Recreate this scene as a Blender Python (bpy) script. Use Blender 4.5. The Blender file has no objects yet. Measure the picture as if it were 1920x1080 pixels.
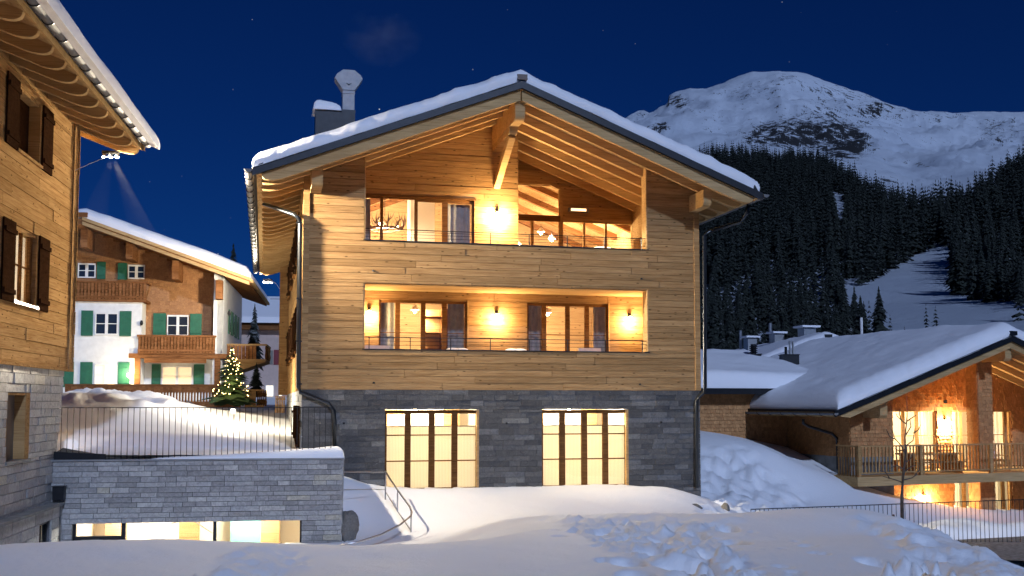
import bpy, math, random
import numpy as np
random.seed(7); rng = np.random.default_rng(7)
R = math.radians
sc = bpy.context.scene
col = sc.collection
# ------------------------------------------------------------------ camera
F = 1962.0; PSI = R(13.3); PIT = R(3.9); HOR = 754.0; CX = 960.0; CY = HOR - F*math.tan(PIT)
FW = np.array([math.sin(PSI)*math.cos(PIT), math.cos(PSI)*math.cos(PIT), math.sin(PIT)])
RT = np.array([math.cos(PSI), -math.sin(PSI), 0.0]); UP = np.cross(RT, FW)
CAM = np.array([-1.077, -31.292, 2.66])
cd = bpy.data.cameras.new('camera'); cam = bpy.data.objects.new('camera', cd); col.objects.link(cam)
cam.location = CAM; cam.rotation_euler = (R(90)+PIT, 0, -PSI)
cd.sensor_width = 36; cd.lens = F/1920*36; cd.shift_y = (CY-540)/1920; cd.clip_start = .1; cd.clip_end = 20000
sc.camera = cam
# ------------------------------------------------------------------ sky
w = bpy.data.worlds.new('World'); sc.world = w; w.use_nodes = True
nt = w.node_tree; N = nt.nodes; N.clear()
out = N.new('ShaderNodeOutputWorld'); bg = N.new('ShaderNodeBackground'); sky = N.new('ShaderNodeTexSky')
sky.sky_type = 'NISHITA'; sky.sun_disc = False; sky.sun_elevation = R(30); sky.sun_rotation = R(172)
sky.altitude = 1500; sky.air_density = 1.0; sky.dust_density = .1; sky.ozone_density = 4
mul = N.new('ShaderNodeMix'); mul.data_type = 'RGBA'; mul.blend_type = 'MULTIPLY'; mul.inputs[0].default_value = 1
mul.inputs[7].default_value = (.045, .30, .95, 1)
nt.links.new(sky.outputs[0], mul.inputs[6])
tc = N.new('ShaderNodeTexCoord'); vo = N.new('ShaderNodeTexVoronoi'); vo.inputs['Scale'].default_value = 70
nt.links.new(tc.outputs['Generated'], vo.inputs['Vector'])
lt = N.new('ShaderNodeMath'); lt.operation = 'LESS_THAN'; lt.inputs[1].default_value = .045
nt.links.new(vo.outputs['Distance'], lt.inputs[0])
sepc = N.new('ShaderNodeSeparateColor'); nt.links.new(vo.outputs['Color'], sepc.inputs[0])
pw = N.new('ShaderNodeMath'); pw.operation = 'POWER'; pw.inputs[1].default_value = 9; nt.links.new(sepc.outputs[0], pw.inputs[0])
ml = N.new('ShaderNodeMath'); ml.operation = 'MULTIPLY'; nt.links.new(lt.outputs[0], ml.inputs[0]); nt.links.new(pw.outputs[0], ml.inputs[1])
ml2 = N.new('ShaderNodeMath'); ml2.operation = 'MULTIPLY'; ml2.inputs[1].default_value = 26; nt.links.new(ml.outputs[0], ml2.inputs[0])
addn = N.new('ShaderNodeMix'); addn.data_type = 'RGBA'; addn.blend_type = 'ADD'; addn.inputs[0].default_value = 1
nt.links.new(mul.outputs[2], addn.inputs[6]); nt.links.new(ml2.outputs[0], addn.inputs[7])
nt.links.new(addn.outputs[2], bg.inputs[0]); bg.inputs[1].default_value = .0145
nt.links.new(bg.outputs[0], out.inputs[0])
# ------------------------------------------------------------------ moon (the one sun lamp), exposure
sl = bpy.data.lights.new('moon', 'SUN'); sl.energy = 1.35; sl.angle = R(2); sl.color = (.53, .67, 1.0)
so = bpy.data.objects.new('moon', sl); col.objects.link(so); so.rotation_euler = (R(60), 0, R(8))
vs = sc.view_settings; vs.view_transform = 'Standard'; vs.look = 'None'; vs.exposure = .47; vs.gamma = 1; vs.use_curve_mapping = False
cy = sc.cycles; cy.max_bounces = 6; cy.diffuse_bounces = 4; cy.glossy_bounces = 3; cy.transmission_bounces = 4
cy.transparent_max_bounces = 12; cy.volume_bounces = 0; cy.sample_clamp_indirect = 4; cy.use_denoising = True
cy.caustics_reflective = False; cy.caustics_refractive = False; cy.blur_glossy = 1
FLOOD = .8
# ------------------------------------------------------------------ pixel helpers (a pixel gives a direction only)
def ray(px, py): return FW + RT*(px-CX)/F - UP*(py-CY)/F
def hY(px, py, y): d = ray(px, py); return CAM + d*(y-CAM[1])/d[1]
def hX(px, py, x): d = ray(px, py); return CAM + d*(x-CAM[0])/d[0]
def hT(px, py, t):
    d = ray(px, py); h = d[0]*math.sin(PSI)+d[1]*math.cos(PSI); return CAM + d*t/h
class Frame:
    def __init__(s, o, az):
        a = R(az); s.o = np.array(o, float); s.d = np.array([math.sin(a), math.cos(a), 0]); s.e = np.array([math.cos(a), -math.sin(a), 0]); s.rz = -a
    def loc(s, p): q = np.array(p)-s.o; return np.array([q@s.e, q@s.d, q[2]])
    def hs(s, px, py, v): d = ray(px, py); n = s.d; return s.loc(CAM + d*((s.o+n*v-CAM)@n)/(d@n))
    def he(s, px, py, v): d = ray(px, py); n = s.e; return s.loc(CAM + d*((s.o+n*v-CAM)@n)/(d@n))
    def wld(s, p): return s.o + s.e*p[0] + s.d*p[1] + np.array([0, 0, p[2]])
# ------------------------------------------------------------------ mesh helpers
class MB:
    def __init__(s): s.v = []; s.f = []
    def add(s, vs_, fs):
        n = len(s.v); s.v += [tuple(map(float, p)) for p in vs_]; s.f += [tuple(i+n for i in f) for f in fs]; return s
    def box(s, x0, x1, y0, y1, z0, z1):
        return s.add([(x0,y0,z0),(x1,y0,z0),(x1,y1,z0),(x0,y1,z0),(x0,y0,z1),(x1,y0,z1),(x1,y1,z1),(x0,y1,z1)],
                     [(0,3,2,1),(4,5,6,7),(0,1,5,4),(1,2,6,5),(2,3,7,6),(3,0,4,7)])
    def prism(s, poly, lo, hi, ax='y'):
        g = {'y': lambda a, b, c: (a, c, b), 'x': lambda a, b, c: (c, a, b), 'z': lambda a, b, c: (a, b, c)}[ax]
        n = len(poly); vv = [g(a, b, lo) for a, b in poly]+[g(a, b, hi) for a, b in poly]
        ff = [tuple(range(n)), tuple(range(2*n-1, n-1, -1))]+[(i, n+i, n+(i+1) % n, (i+1) % n) for i in range(n)]
        return s.add(vv, ff)
    def tube(s, pts, r, n=7):
        pts = [np.array(p, float) for p in pts]; rr = r if isinstance(r, (list, tuple)) else [r]*len(pts)
        vv = []; ff = []; m = len(pts)
        for i, p in enumerate(pts):
            t = (pts[min(i+1, m-1)]-pts[max(i-1, 0)]); t = t/(np.linalg.norm(t)+1e-9)
            a = np.cross(t, (0, 0, 1.0)); a = a if np.linalg.norm(a) > .05 else np.cross(t, (0, 1.0, 0)); a /= np.linalg.norm(a); b = np.cross(t, a)
            for k in range(n):
                q = 2*math.pi*k/n; vv.append(p+rr[i]*(a*math.cos(q)+b*math.sin(q)))
        for i in range(m-1):
            for k in range(n): ff.append((i*n+k, i*n+(k+1) % n, (i+1)*n+(k+1) % n, (i+1)*n+k))
        ff += [tuple(range(n-1, -1, -1)), tuple((m-1)*n+k for k in range(n))]
        return s.add(vv, ff)
    def lathe(s, prof, c=(0, 0, 0), n=12):
        vv = []; ff = []
        for r, z in prof:
            for k in range(n): q = 2*math.pi*k/n; vv.append((c[0]+r*math.cos(q), c[1]+r*math.sin(q), c[2]+z))
        for i in range(len(prof)-1):
            for k in range(n): ff.append((i*n+k, i*n+(k+1) % n, (i+1)*n+(k+1) % n, (i+1)*n+k))
        ff += [tuple(range(n-1, -1, -1)), tuple((len(prof)-1)*n+k for k in range(n))]
        return s.add(vv, ff)
    def bar(s, p, q, w, h):
        p = np.array(p, float); q = np.array(q, float); t = (q-p)/np.linalg.norm(q-p)
        a = np.cross(t, (0, 0, 1.0)); a = a if np.linalg.norm(a) > .05 else np.array([1.0, 0, 0]); a /= np.linalg.norm(a); b = np.cross(a, t)
        vv = [x+a*i*w/2+b*j*h/2 for x in (p, q) for i, j in ((-1,-1),(1,-1),(1,1),(-1,1))]
        return s.add(vv, [(0,1,2,3),(7,6,5,4),(0,4,5,1),(1,5,6,2),(2,6,7,3),(3,7,4,0)])
    def build(s, name, m, parent=None, loc=(0, 0, 0), rz=0, smooth=False):
        me = bpy.data.meshes.new(name); me.from_pydata(s.v, [], s.f); me.update()
        if smooth: me.polygons.foreach_set('use_smooth', [True]*len(me.polygons))
        return link(name, me, m, parent, loc, rz)
def link(name, me, m, parent=None, loc=(0, 0, 0), rz=0):
    o = bpy.data.objects.new(name, me); col.objects.link(o)
    if m and not me.materials: me.materials.append(m)
    o.location = loc; o.rotation_euler = (0, 0, rz)
    if parent: o.parent = parent
    return o
def tag(o, label=None, cat=None, group=None, kind=None):
    if label: o['label'] = label
    if cat: o['category'] = cat
    if group: o['group'] = group
    if kind: o['kind'] = kind
    return o
def thing(name, label, cat, loc=(0, 0, 0), rz=0, group=None):
    o = bpy.data.objects.new(name, None); col.objects.link(o); o.location = loc; o.rotation_euler = (0, 0, rz); o.empty_display_size = .2
    return tag(o, label, cat, group)
def dup(o, parent=None, loc=None):
    c = o.copy(); col.objects.link(c); c.parent = parent
    if loc is not None: c.location = loc
    for ch in list(o.children): dup(ch, c)
    return c
def lamp(name, parent, loc, watts, color, size=.05, kind='POINT', target=None, spot=None, blend=.4):
    l = bpy.data.lights.new(name, kind); l.energy = watts; l.color = color
    if kind in ('POINT', 'SPOT'): l.shadow_soft_size = size
    if kind == 'SPOT': l.spot_size = R(spot); l.spot_blend = blend
    o = bpy.data.objects.new(name, l); col.objects.link(o); o.location = loc
    if parent: o.parent = parent
    if target is not None:
        d = np.array(target, float)-np.array(loc, float); d /= np.linalg.norm(d)
        o.rotation_euler = (math.acos(max(-1, min(1, -d[2]))), 0, math.atan2(-d[0], d[1]))
    return o
# ------------------------------------------------------------------ materials
def newmat(name):
    m = bpy.data.materials.new(name); m.use_nodes = True; t = m.node_tree; b = t.nodes['Principled BSDF']; return m, t, b
def nd(t, typ, **kw):
    n = t.nodes.new('ShaderNode'+typ)
    for k, v in kw.items():
        if k in n.inputs: n.inputs[k].default_value = v
        else: setattr(n, k, v)
    return n
def L(t, a, b): t.links.new(a, b)
def ramp(t, fac, stops):
    r = nd(t, 'ValToRGB'); e = r.color_ramp.elements
    while len(e) < len(stops): e.new(.5)
    for el, (p, c) in zip(e, stops): el.position = p; el.color = (*c, 1)
    L(t, fac, r.inputs[0]); return r.outputs[0]
def mixc(t, fac, a, b, mode='MIX'):
    n = nd(t, 'Mix', data_type='RGBA', blend_type=mode)
    for i, x in ((0, fac), (6, a), (7, b)):
        if hasattr(x, 'links'): L(t, x, n.inputs[i])
        else: n.inputs[i].default_value = x if i == 0 else (*x, 1)
    return n.outputs[2]
def bump(t, b, h, strength, dist=.02):
    n = nd(t, 'Bump', Strength=strength, Distance=dist); L(t, h, n.inputs['Height']); L(t, n.outputs[0], b.inputs['Normal'])
def coords(t, scale, rnd=True, src='Object'):
    tcn = nd(t, 'TexCoord'); mp = nd(t, 'Mapping'); mp.inputs['Scale'].default_value = scale; L(t, tcn.outputs[src], mp.inputs['Vector'])
    oi = nd(t, 'ObjectInfo')
    if not rnd: return mp.outputs[0], oi.outputs['Random']
    mu = nd(t, 'Math', operation='MULTIPLY'); mu.inputs[1].default_value = 43; L(t, oi.outputs['Random'], mu.inputs[0])
    ad = nd(t, 'VectorMath', operation='ADD'); L(t, mp.outputs[0], ad.inputs[0]); L(t, mu.outputs[0], ad.inputs[1])
    return ad.outputs[0], oi.outputs['Random']
def wood(name, dark, lite, scale=(1.0, 9, 13), rough=.62, knots=True, var=(.84, 1.12), bumpk=.6):
    m, t, b = newmat(name); v, rnd = coords(t, scale)
    n1 = nd(t, 'TexNoise', Scale=1.6, Detail=7, Roughness=.62, Distortion=.5); L(t, v, n1.inputs['Vector'])
    c = ramp(t, n1.outputs[0], [(.28, dark), (.5, tuple((a+q)/2 for a, q in zip(dark, lite))), (.7, lite)])
    mr = nd(t, 'MapRange'); mr.inputs['To Min'].default_value = var[0]; mr.inputs['To Max'].default_value = var[1]; L(t, rnd, mr.inputs[0])
    hs = nd(t, 'HueSaturation'); L(t, c, hs.inputs['Color']); L(t, mr.outputs[0], hs.inputs['Value'])
    c = hs.outputs[0]
    n3 = nd(t, 'TexNoise', Scale=.35, Detail=2); L(t, v, n3.inputs['Vector'])
    c = mixc(t, .55, c, ramp(t, n3.outputs[0], [(.3, (.66, .6, .54)), (.6, (1, 1, 1))]), 'MULTIPLY')
    v3, _ = coords(t, (.45, 3, 26)); n4 = nd(t, 'TexNoise', Scale=1.7, Detail=5, Roughness=.6); L(t, v3, n4.inputs['Vector']); c = mixc(t, .6, c, ramp(t, n4.outputs[0], [(.34, (.45, .38, .32)), (.47, (1, 1, 1))]), 'MULTIPLY')
    if knots:
        v2, _ = coords(t, (2.6, 8, 8)); vn = nd(t, 'TexVoronoi', Scale=1.0); L(t, v2, vn.inputs['Vector'])
        k = ramp(t, vn.outputs['Distance'], [(.06, (1, 1, 1)), (.17, (0, 0, 0))]); c = mixc(t, k, c, tuple(x*.22 for x in dark))
    L(t, c, b.inputs['Base Color']); b.inputs['Roughness'].default_value = max(rough, .8); b.inputs['Specular IOR Level'].default_value = 0
    n2 = nd(t, 'TexNoise', Scale=3.2, Detail=8, Roughness=.7); L(t, v, n2.inputs['Vector']); bump(t, b, n2.outputs[0], bumpk, .02)
    return m
def stone(name, stops, veins=.25, rough=.75):
    m, t, b = newmat(name); v, rnd = coords(t, (1, 1, 1))
    c = ramp(t, rnd, stops)
    n1 = nd(t, 'TexNoise', Scale=9, Detail=9, Roughness=.7, Distortion=1.2); L(t, v, n1.inputs['Vector'])
    c = mixc(t, .75, c, ramp(t, n1.outputs[0], [(.3, (.42, .42, .44)), (.7, (1.25, 1.25, 1.25))]), 'MULTIPLY')
    mp = nd(t, 'Mapping'); mp.inputs['Scale'].default_value = (2, 2, 7); L(t, v, mp.inputs['Vector'])
    n2 = nd(t, 'TexNoise', Scale=1.8, Detail=6, Roughness=.65, Distortion=2.5); L(t, mp.outputs[0], n2.inputs['Vector'])
    k = ramp(t, n2.outputs[0], [(.655, (0, 0, 0)), (.70, (veins,)*3), (.74, (0, 0, 0))])
    c = mixc(t, k, c, (.62, .62, .63)); L(t, c, b.inputs['Base Color']); b.inputs['Roughness'].default_value = rough
    bump(t, b, n1.outputs[0], .8, .03); return m
def plain(name, c, rough=.5, metal=0, nz=.0, scale=6):
    m, t, b = newmat(name); b.inputs['Base Color'].default_value = (*c, 1); b.inputs['Roughness'].default_value = rough; b.inputs['Metallic'].default_value = metal
    if nz:
        v, _ = coords(t, (1, 1, 1)); n1 = nd(t, 'TexNoise', Scale=scale, Detail=6); L(t, v, n1.inputs['Vector'])
        L(t, mixc(t, 1, c, ramp(t, n1.outputs[0], [(.3, (1-nz,)*3), (.7, (1+nz,)*3)]), 'MULTIPLY'), b.inputs['Base Color'])
        bump(t, b, n1.outputs[0], .2, .01)
    return m
def emit(name, c, s):
    m, t, b = newmat(name); b.inputs['Base Color'].default_value = (*c, 1); b.inputs['Emission Color'].default_value = (*c, 1); b.inputs['Emission Strength'].default_value = s; return m
M = {}
M['plank'] = wood('larch_planks', (.31, .178, .076), (.47, .295, .136))
M['plank_l'] = wood('pale_planks', (.36, .2, .08), (.56, .355, .155))
M['beam'] = wood('glued_beams', (.46, .3, .135), (.58, .4, .2), scale=(.6, 6, 6), knots=False, var=(.9, 1.06), bumpk=.12)
M['frame'] = wood('window_frames', (.11, .05, .018), (.2, .095, .035), knots=False, bumpk=.1)
M['frame_l'] = wood('light_frames', (.4, .24, .1), (.52, .33, .15), knots=False, bumpk=.1)
M['shutter'] = wood('brown_shutters', (.03, .014, .007), (.055, .027, .014), knots=False, bumpk=.15)
M['oldwood'] = wood('old_balcony_wood', (.17, .07, .027), (.33, .155, .065), scale=(1, 5, 5), bumpk=.2)
M['interior'] = wood('interior_panels', (.45, .28, .13), (.6, .4, .21), scale=(.8, 7, 7), bumpk=.1)
M['stone'] = stone('slate_stones', [(0, (.064, .062, .06)), (.45, (.087, .085, .082)), (.85, (.114, .112, .108)), (.95, (.15, .15, .148)), (1, (.19, .185, .165))], .4)
M['stone_l'] = stone('gneiss_stones', [(0, (.29, .285, .275)), (.4, (.36, .355, .345)), (.85, (.44, .435, .42)), (.95, (.48, .47, .44)), (1, (.49, .45, .35))], .6)
M['mortar'] = plain('mortar', (.05, .05, .053), .9, nz=.3)
M['mortar_l'] = plain('pale_mortar', (.11, .11, .115), .9, nz=.3)
M['concrete'] = plain('grey_concrete', (.19, .19, .18), .85, nz=.3, scale=3)
M['dark'] = plain('dark_sheet_metal', (.022, .024, .028), .42, .6, nz=.15)
M['pipe'] = plain('dark_downpipe', (.06, .065, .07), .32, .8)
M['zinc'] = plain('zinc_sheet', (.36, .37, .38), .42, .8, nz=.1); M['galv'] = plain('galvanised_sheet', (.3, .31, .33), .55, .2, nz=.12)
M['gut'] = plain('gutter_sheet', (.17, .17, .172), .7, .25, nz=.1); M['steel'] = plain('black_steel', (.02, .02, .022), .45, .5)
M['chrome'] = plain('brushed_steel', (.5, .5, .52), .3, 1)
M['white'] = plain('white_render', (.78, .79, .76), .9, nz=.06, scale=4)
M['pink'] = plain('pink_render', (.55, .42, .36), .9, nz=.06, scale=4)
M['green'] = plain('green_paint', (.015, .12, .065), .55, nz=.15)
M['red'] = plain('red_paint', (.18, .02, .03), .55, nz=.15)
M['cloth'] = plain('grey_curtain', (.13, .125, .125), .9, nz=.12)
M['linen'] = plain('cream_linen', (.62, .52, .42), .9, nz=.08)
M['towel'] = plain('white_cloth', (.8, .78, .76), .9, nz=.06)
M['plaster'] = plain('warm_plaster', (.75, .68, .56), .9)
M['floor'] = plain('oak_floor', (.3, .19, .1), .5, nz=.2)
M['bulb'] = emit('lit_bulb', (1, .78, .45), 45)
M['bulbw'] = emit('lit_flood_bulb', (1, .93, .82), 160)
M['bulbs'] = emit('lit_fairy_bulb', (1, .7, .25), 14)
M['antler'] = plain('antler', (.16, .085, .045), .6, nz=.3)
M['gravel'] = plain('dark_gravel', (.06, .058, .055), .95, nz=.5, scale=30)
M['rock'] = stone('granite_rock', [(0, (.16, .155, .14)), (1, (.2, .19, .17))], .3)
M['bark'] = plain('bark', (.1, .07, .05), .9, nz=.4, scale=14)
M['heater'] = plain('heater_body', (.18, .17, .16), .4, .6)
M['heatglow'] = emit('heater_glow', (1, .62, .3), 2.2)
M['teal'] = plain('teal_panel', (.12, .3, .26), .4)
def snowmat(name, tint=(.86, .88, .91), nscale=10, bs=.25, dist=.03):
    m, t, b = newmat(name); g = nd(t, 'NewGeometry'); n1 = nd(t, 'TexNoise', Scale=nscale, Detail=7, Roughness=.65); L(t, g.outputs['Position'], n1.inputs['Vector'])
    b.inputs['Base Color'].default_value = (*tint, 1); b.inputs['Roughness'].default_value = .7
    if 'Specular IOR Level' in b.inputs: b.inputs['Specular IOR Level'].default_value = .25
    n2 = nd(t, 'TexNoise', Scale=nscale*5, Detail=3); L(t, g.outputs['Position'], n2.inputs['Vector']); ad = nd(t, 'Math', operation='MULTIPLY_ADD'); ad.inputs[1].default_value = .35; L(t, n2.outputs[0], ad.inputs[0]); L(t, n1.outputs[0], ad.inputs[2]); bump(t, b, ad.outputs[0], bs, dist); return m
M['snow'] = snowmat('snow', nscale=14, bs=.5, dist=.03); M['snow_roof'] = snowmat('roof_snow', (.86, .87, .9), 5, .35, .06)
def glassmat():
    m, t, b = newmat('window_glass'); o = t.nodes['Material Output']; t.nodes.remove(b)
    tr = nd(t, 'BsdfTransparent'); gl = nd(t, 'BsdfGlossy', Roughness=.02); fr = nd(t, 'Fresnel', IOR=1.45); mx = nd(t, 'MixShader')
    g = nd(t, 'NewGeometry'); mr = nd(t, 'MapRange'); mr.inputs['To Min'].default_value = 1.45; mr.inputs['To Max'].default_value = 1/1.45; L(t, g.outputs['Backfacing'], mr.inputs[0]); L(t, mr.outputs[0], fr.inputs['IOR']); tr.inputs[0].default_value = (.95, .965, .96, 1); L(t, fr.outputs[0], mx.inputs[0]); L(t, tr.outputs[0], mx.inputs[1]); L(t, gl.outputs[0], mx.inputs[2]); L(t, mx.outputs[0], o.inputs[0]); return m
M['glass'] = glassmat()
def blindmat():
    m, t, b = newmat('cream_blind'); o = t.nodes['Material Output']; t.nodes.remove(b)
    v, _ = coords(t, (1, 1, 1), False); wv = nd(t, 'TexWave', Scale=7.0, Distortion=.4, Detail=2); L(t, v, wv.inputs['Vector'])
    c = ramp(t, wv.outputs[0], [(0, (.78, .74, .62)), (.5, (.95, .93, .85))])
    tl = nd(t, 'BsdfTranslucent'); df = nd(t, 'BsdfDiffuse'); mx = nd(t, 'MixShader'); mx.inputs[0].default_value = .12
    L(t, c, tl.inputs[0]); L(t, c, df.inputs[0]); L(t, tl.outputs[0], mx.inputs[1]); L(t, df.outputs[0], mx.inputs[2]); L(t, mx.outputs[0], o.inputs[0]); return m
M['blind'] = blindmat()
def sheer(name, c):
    m, t, b = newmat(name); o = t.nodes['Material Output']; t.nodes.remove(b)
    tl = nd(t, 'BsdfTranslucent'); df = nd(t, 'BsdfDiffuse'); mx = nd(t, 'MixShader'); mx.inputs[0].default_value = .5
    for n in (tl, df): n.inputs[0].default_value = (*c, 1)
    L(t, tl.outputs[0], mx.inputs[1]); L(t, df.outputs[0], mx.inputs[2]); L(t, mx.outputs[0], o.inputs[0]); return m
M['sheer'] = sheer('sheer_curtain', (.72, .66, .58)); M['cloth'] = plain('grey_curtain_cloth', (.34, .32, .31), .9, nz=.15)
def shinglemat(name, a, b_):
    m, t, b = newmat(name); g = nd(t, 'NewGeometry'); n1 = nd(t, 'TexNoise', Scale=14, Detail=5); L(t, g.outputs['Position'], n1.inputs['Vector'])
    c = ramp(t, g.outputs['Random Per Island'], [(0, a), (1, b_)]); c = mixc(t, .5, c, ramp(t, n1.outputs[0], [(.3, (.5, .5, .5)), (.7, (1.2, 1.2, 1.2))]), 'MULTIPLY')
    L(t, c, b.inputs['Base Color']); b.inputs['Roughness'].default_value = .75; bump(t, b, n1.outputs[0], .3, .01); return m
M['shingle'] = shinglemat('larch_shingles', (.39, .185, .064), (.55, .28, .105)); M['shingle_o'] = shinglemat('old_shingles', (.33, .155, .06), (.42, .21, .083))
def treemat(name, a, b_, snow):
    m, t, b = newmat(name); g = nd(t, 'NewGeometry'); n1 = nd(t, 'TexNoise', Scale=.9, Detail=4, Roughness=.8); L(t, g.outputs['Position'], n1.inputs['Vector'])
    c = ramp(t, g.outputs['Random Per Island'], [(0, a), (1, b_)]); k = ramp(t, n1.outputs[0], [(.60, (0, 0, 0)), (.72, (snow,)*3)])
    L(t, mixc(t, k, c, (.5, .52, .55)), b.inputs['Base Color']); b.inputs['Roughness'].default_value = .85; return m
M['needle'] = treemat('spruce_needles', (.007, .011, .009), (.022, .03, .021), .5); M['needle_g'] = treemat('green_needles', (.03, .07, .025), (.06, .12, .04), .1)
# ------------------------------------------------------------------ piece walls (planks, stones)
def rowsplit(z0, z1, h, jit=0):
    r = [z0]
    while r[-1] < z1-.4*h: r.append(r[-1]+h*(1+random.uniform(-jit, jit)))
    r[-1] = z1; return r
def pieces(parent, name, m, x0, x1, z0, z1, face, ops=(), h=.205, seg=(2.2, 4.8), dep=.05, gap=.011, jit=.012, orient='-y', top=None, rowj=0, rough=0, x0fn=None, x1fn=None):
    rows = rowsplit(z0, z1, h, rowj)
    for a, b in zip(rows, rows[1:]):
        cuts = sorted({a, b} | {z for o in ops for z in o[2:4] if a+.03 < z < b-.03})
        for c, d in zip(cuts, cuts[1:]):
            zc = (c+d)/2; lo, hi = x0, x1
            if x0fn: lo = x0fn(zc)
            if x1fn: hi = x1fn(zc)
            if top: tl, th = top(d-.02); lo, hi = max(lo, tl), min(hi, th)
            if hi-lo < .08: continue
            free = [(lo, hi)]
            for o in ops:
                if o[2] < zc < o[3]:
                    free = [q for s_, e_ in free for q in ((s_, min(e_, o[0])), (max(s_, o[1]), e_)) if q[1]-q[0] > .03]
            for s_, e_ in free:
                p = s_
                while p < e_-.02:
                    q = p+random.uniform(*seg)
                    if e_-q < seg[0]*.4: q = e_
                    l = q-p-gap; y = -random.uniform(0, jit); mb = MB(); hh = d-c-gap
                    j = (lambda: random.uniform(-rough, rough)) if rough else (lambda: 0)
                    mb.add([(0, y+j(), 0), (l, y+j(), 0), (l, dep, 0), (0, dep, 0), (0, y+j(), hh), (l, y+j(), hh), (l, dep, hh), (0, dep, hh)],
                           [(0,3,2,1),(4,5,6,7),(0,1,5,4),(1,2,6,5),(2,3,7,6),(3,0,4,7)])
                    if orient == '-y': mb.build(name, m, parent, (p, face, c))
                    elif orient == '+x': mb.build(name, m, parent, (face, p, c), R(90))
                    elif orient == '-x': mb.build(name, m, parent, (face, q-gap, c), R(-90))
                    p = q
def core(mb, x0, x1, z0, z1, y0, y1, ops=(), ax='y'):
    zs = sorted({z0, z1} | {z for o in ops for z in o[2:4] if z0 < z < z1})
    for c, d in zip(zs, zs[1:]):
        free = [(x0, x1)]
        for o in ops:
            if o[2] < (c+d)/2 < o[3]: free = [q for s_, e_ in free for q in ((s_, min(e_, o[0])), (max(s_, o[1]), e_)) if q[1]-q[0] > .01]
        for s_, e_ in free:
            mb.box(s_, e_, y0, y1, c, d) if ax == 'y' else mb.box(y0, y1, s_, e_, c, d)
def curtain(x0, x1, y, z0, z1, name, m, label, cat='curtain', group=None, amp=.045, frame=None):
    n = max(8, int((x1-x0)/.03)); mb = MB(); vv = []; ff = []
    for i in range(n+1):
        x = x0+(x1-x0)*i/n; yy = y+amp*math.sin(i*.95)*(.7+.3*math.sin(i*.31)); vv += [(x, yy*1.0, z0), (x+.01*math.sin(i), y+(yy-y)*.6, z1)]
    for i in range(n): ff.append((2*i, 2*i+2, 2*i+3, 2*i+1))
    mb.add(vv, ff); o = mb.build(name, m, None, smooth=True)
    if frame: o.location = frame.o; o.rotation_euler = (0, 0, frame.rz)
    return tag(o, label, cat, group)
# a window unit facing -y: frame bars + glass panes; cols: list of relative split positions, rows: relative heights of glazing bars
def window(parent, x0, x1, z0, z1, y, cols, bars=(), m='frame', fw=.07, bw=.025, dep=.08, name='window'):
    f = MB(); f.box(x0, x1, y, y+dep, z1-fw, z1); f.box(x0, x1, y, y+dep, z0, z0+fw*.8)
    xs = [x0+(x1-x0)*c for c in cols]
    for i, x in enumerate(xs):
        wd = fw if 0 < i < len(xs)-1 else fw*.6
        a, b = (x, x+wd) if i == 0 else ((x-wd, x) if i == len(xs)-1 else (x-wd*.8, x+wd*.8))
        f.box(a, b, y-.004, y+dep, z0+fw*.8, z1-fw)
    o = f.build(name, M[m], parent)
    for c in bars:
        z = z0+(z1-z0)*c; MB().box(x0+.01, x1-.01, y+.02, y+dep-.02, z-bw/2, z+bw/2).build('glazing_bar', M[m], o)
    for a, b in zip(xs, xs[1:]): MB().box(a+.03, b-.03, y+.045, y+.05, z0+.02, z1-.03).build('pane', M['glass'], o)
    return o
def room(parent, x0, x1, y0, y1, z0, z1, mw='interior', mc='interior', mf='floor'):
    o = MB().add([(x0,y1,z0),(x1,y1,z0),(x1,y1,z1),(x0,y1,z1),(x0,y0,z0),(x0,y0,z1),(x1,y0,z0),(x1,y0,z1)], [(0,1,2,3),(4,0,3,5),(1,6,7,2)]).build('room_wall', M[mw], parent)
    MB().add([(x0,y0,z1),(x1,y0,z1),(x1,y1,z1),(x0,y1,z1)], [(0,1,2,3)]).build('room_ceiling', M[mc], o)
    MB().add([(x0,y0,z0),(x1,y0,z0),(x1,y1,z0),(x0,y1,z0)], [(3,2,1,0)]).build('room_floor', M[mf], o); return o
def sconce(p, frame, label, watts, color=(1, .72, .38), grp='wall lamps in the loggias', glow=.055):
    w_ = frame.wld(p) if frame else np.array(p); rz = frame.rz if frame else 0
    t = thing('wall_lamp', label, 'lamp', w_, rz, grp)
    MB().box(-.05, .05, .0, .03, -.02, .12).build('back_plate', M['steel'], t)
    MB().tube([(0, 0, .08), (0, -.09, .1), (0, -.12, .06)], .012).build('arm', M['steel'], t)
    MB().lathe([(.015, .06), (.035, .045), (.05, 0), (.045, 0), (.03, .04)], (0, -.12, 0), 14).build('shade', M['steel'], t)
    MB().lathe([(.01, -.07), (glow*.8, -.05), (glow, -.02), (glow*.7, .02), (.01, .03)], (0, -.12, -.01), 12).build('bulb', M['bulb'], t, smooth=True)
    lamp('lamp_light', t, (0, -.26, -.2), watts, color, .08); return t
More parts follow.
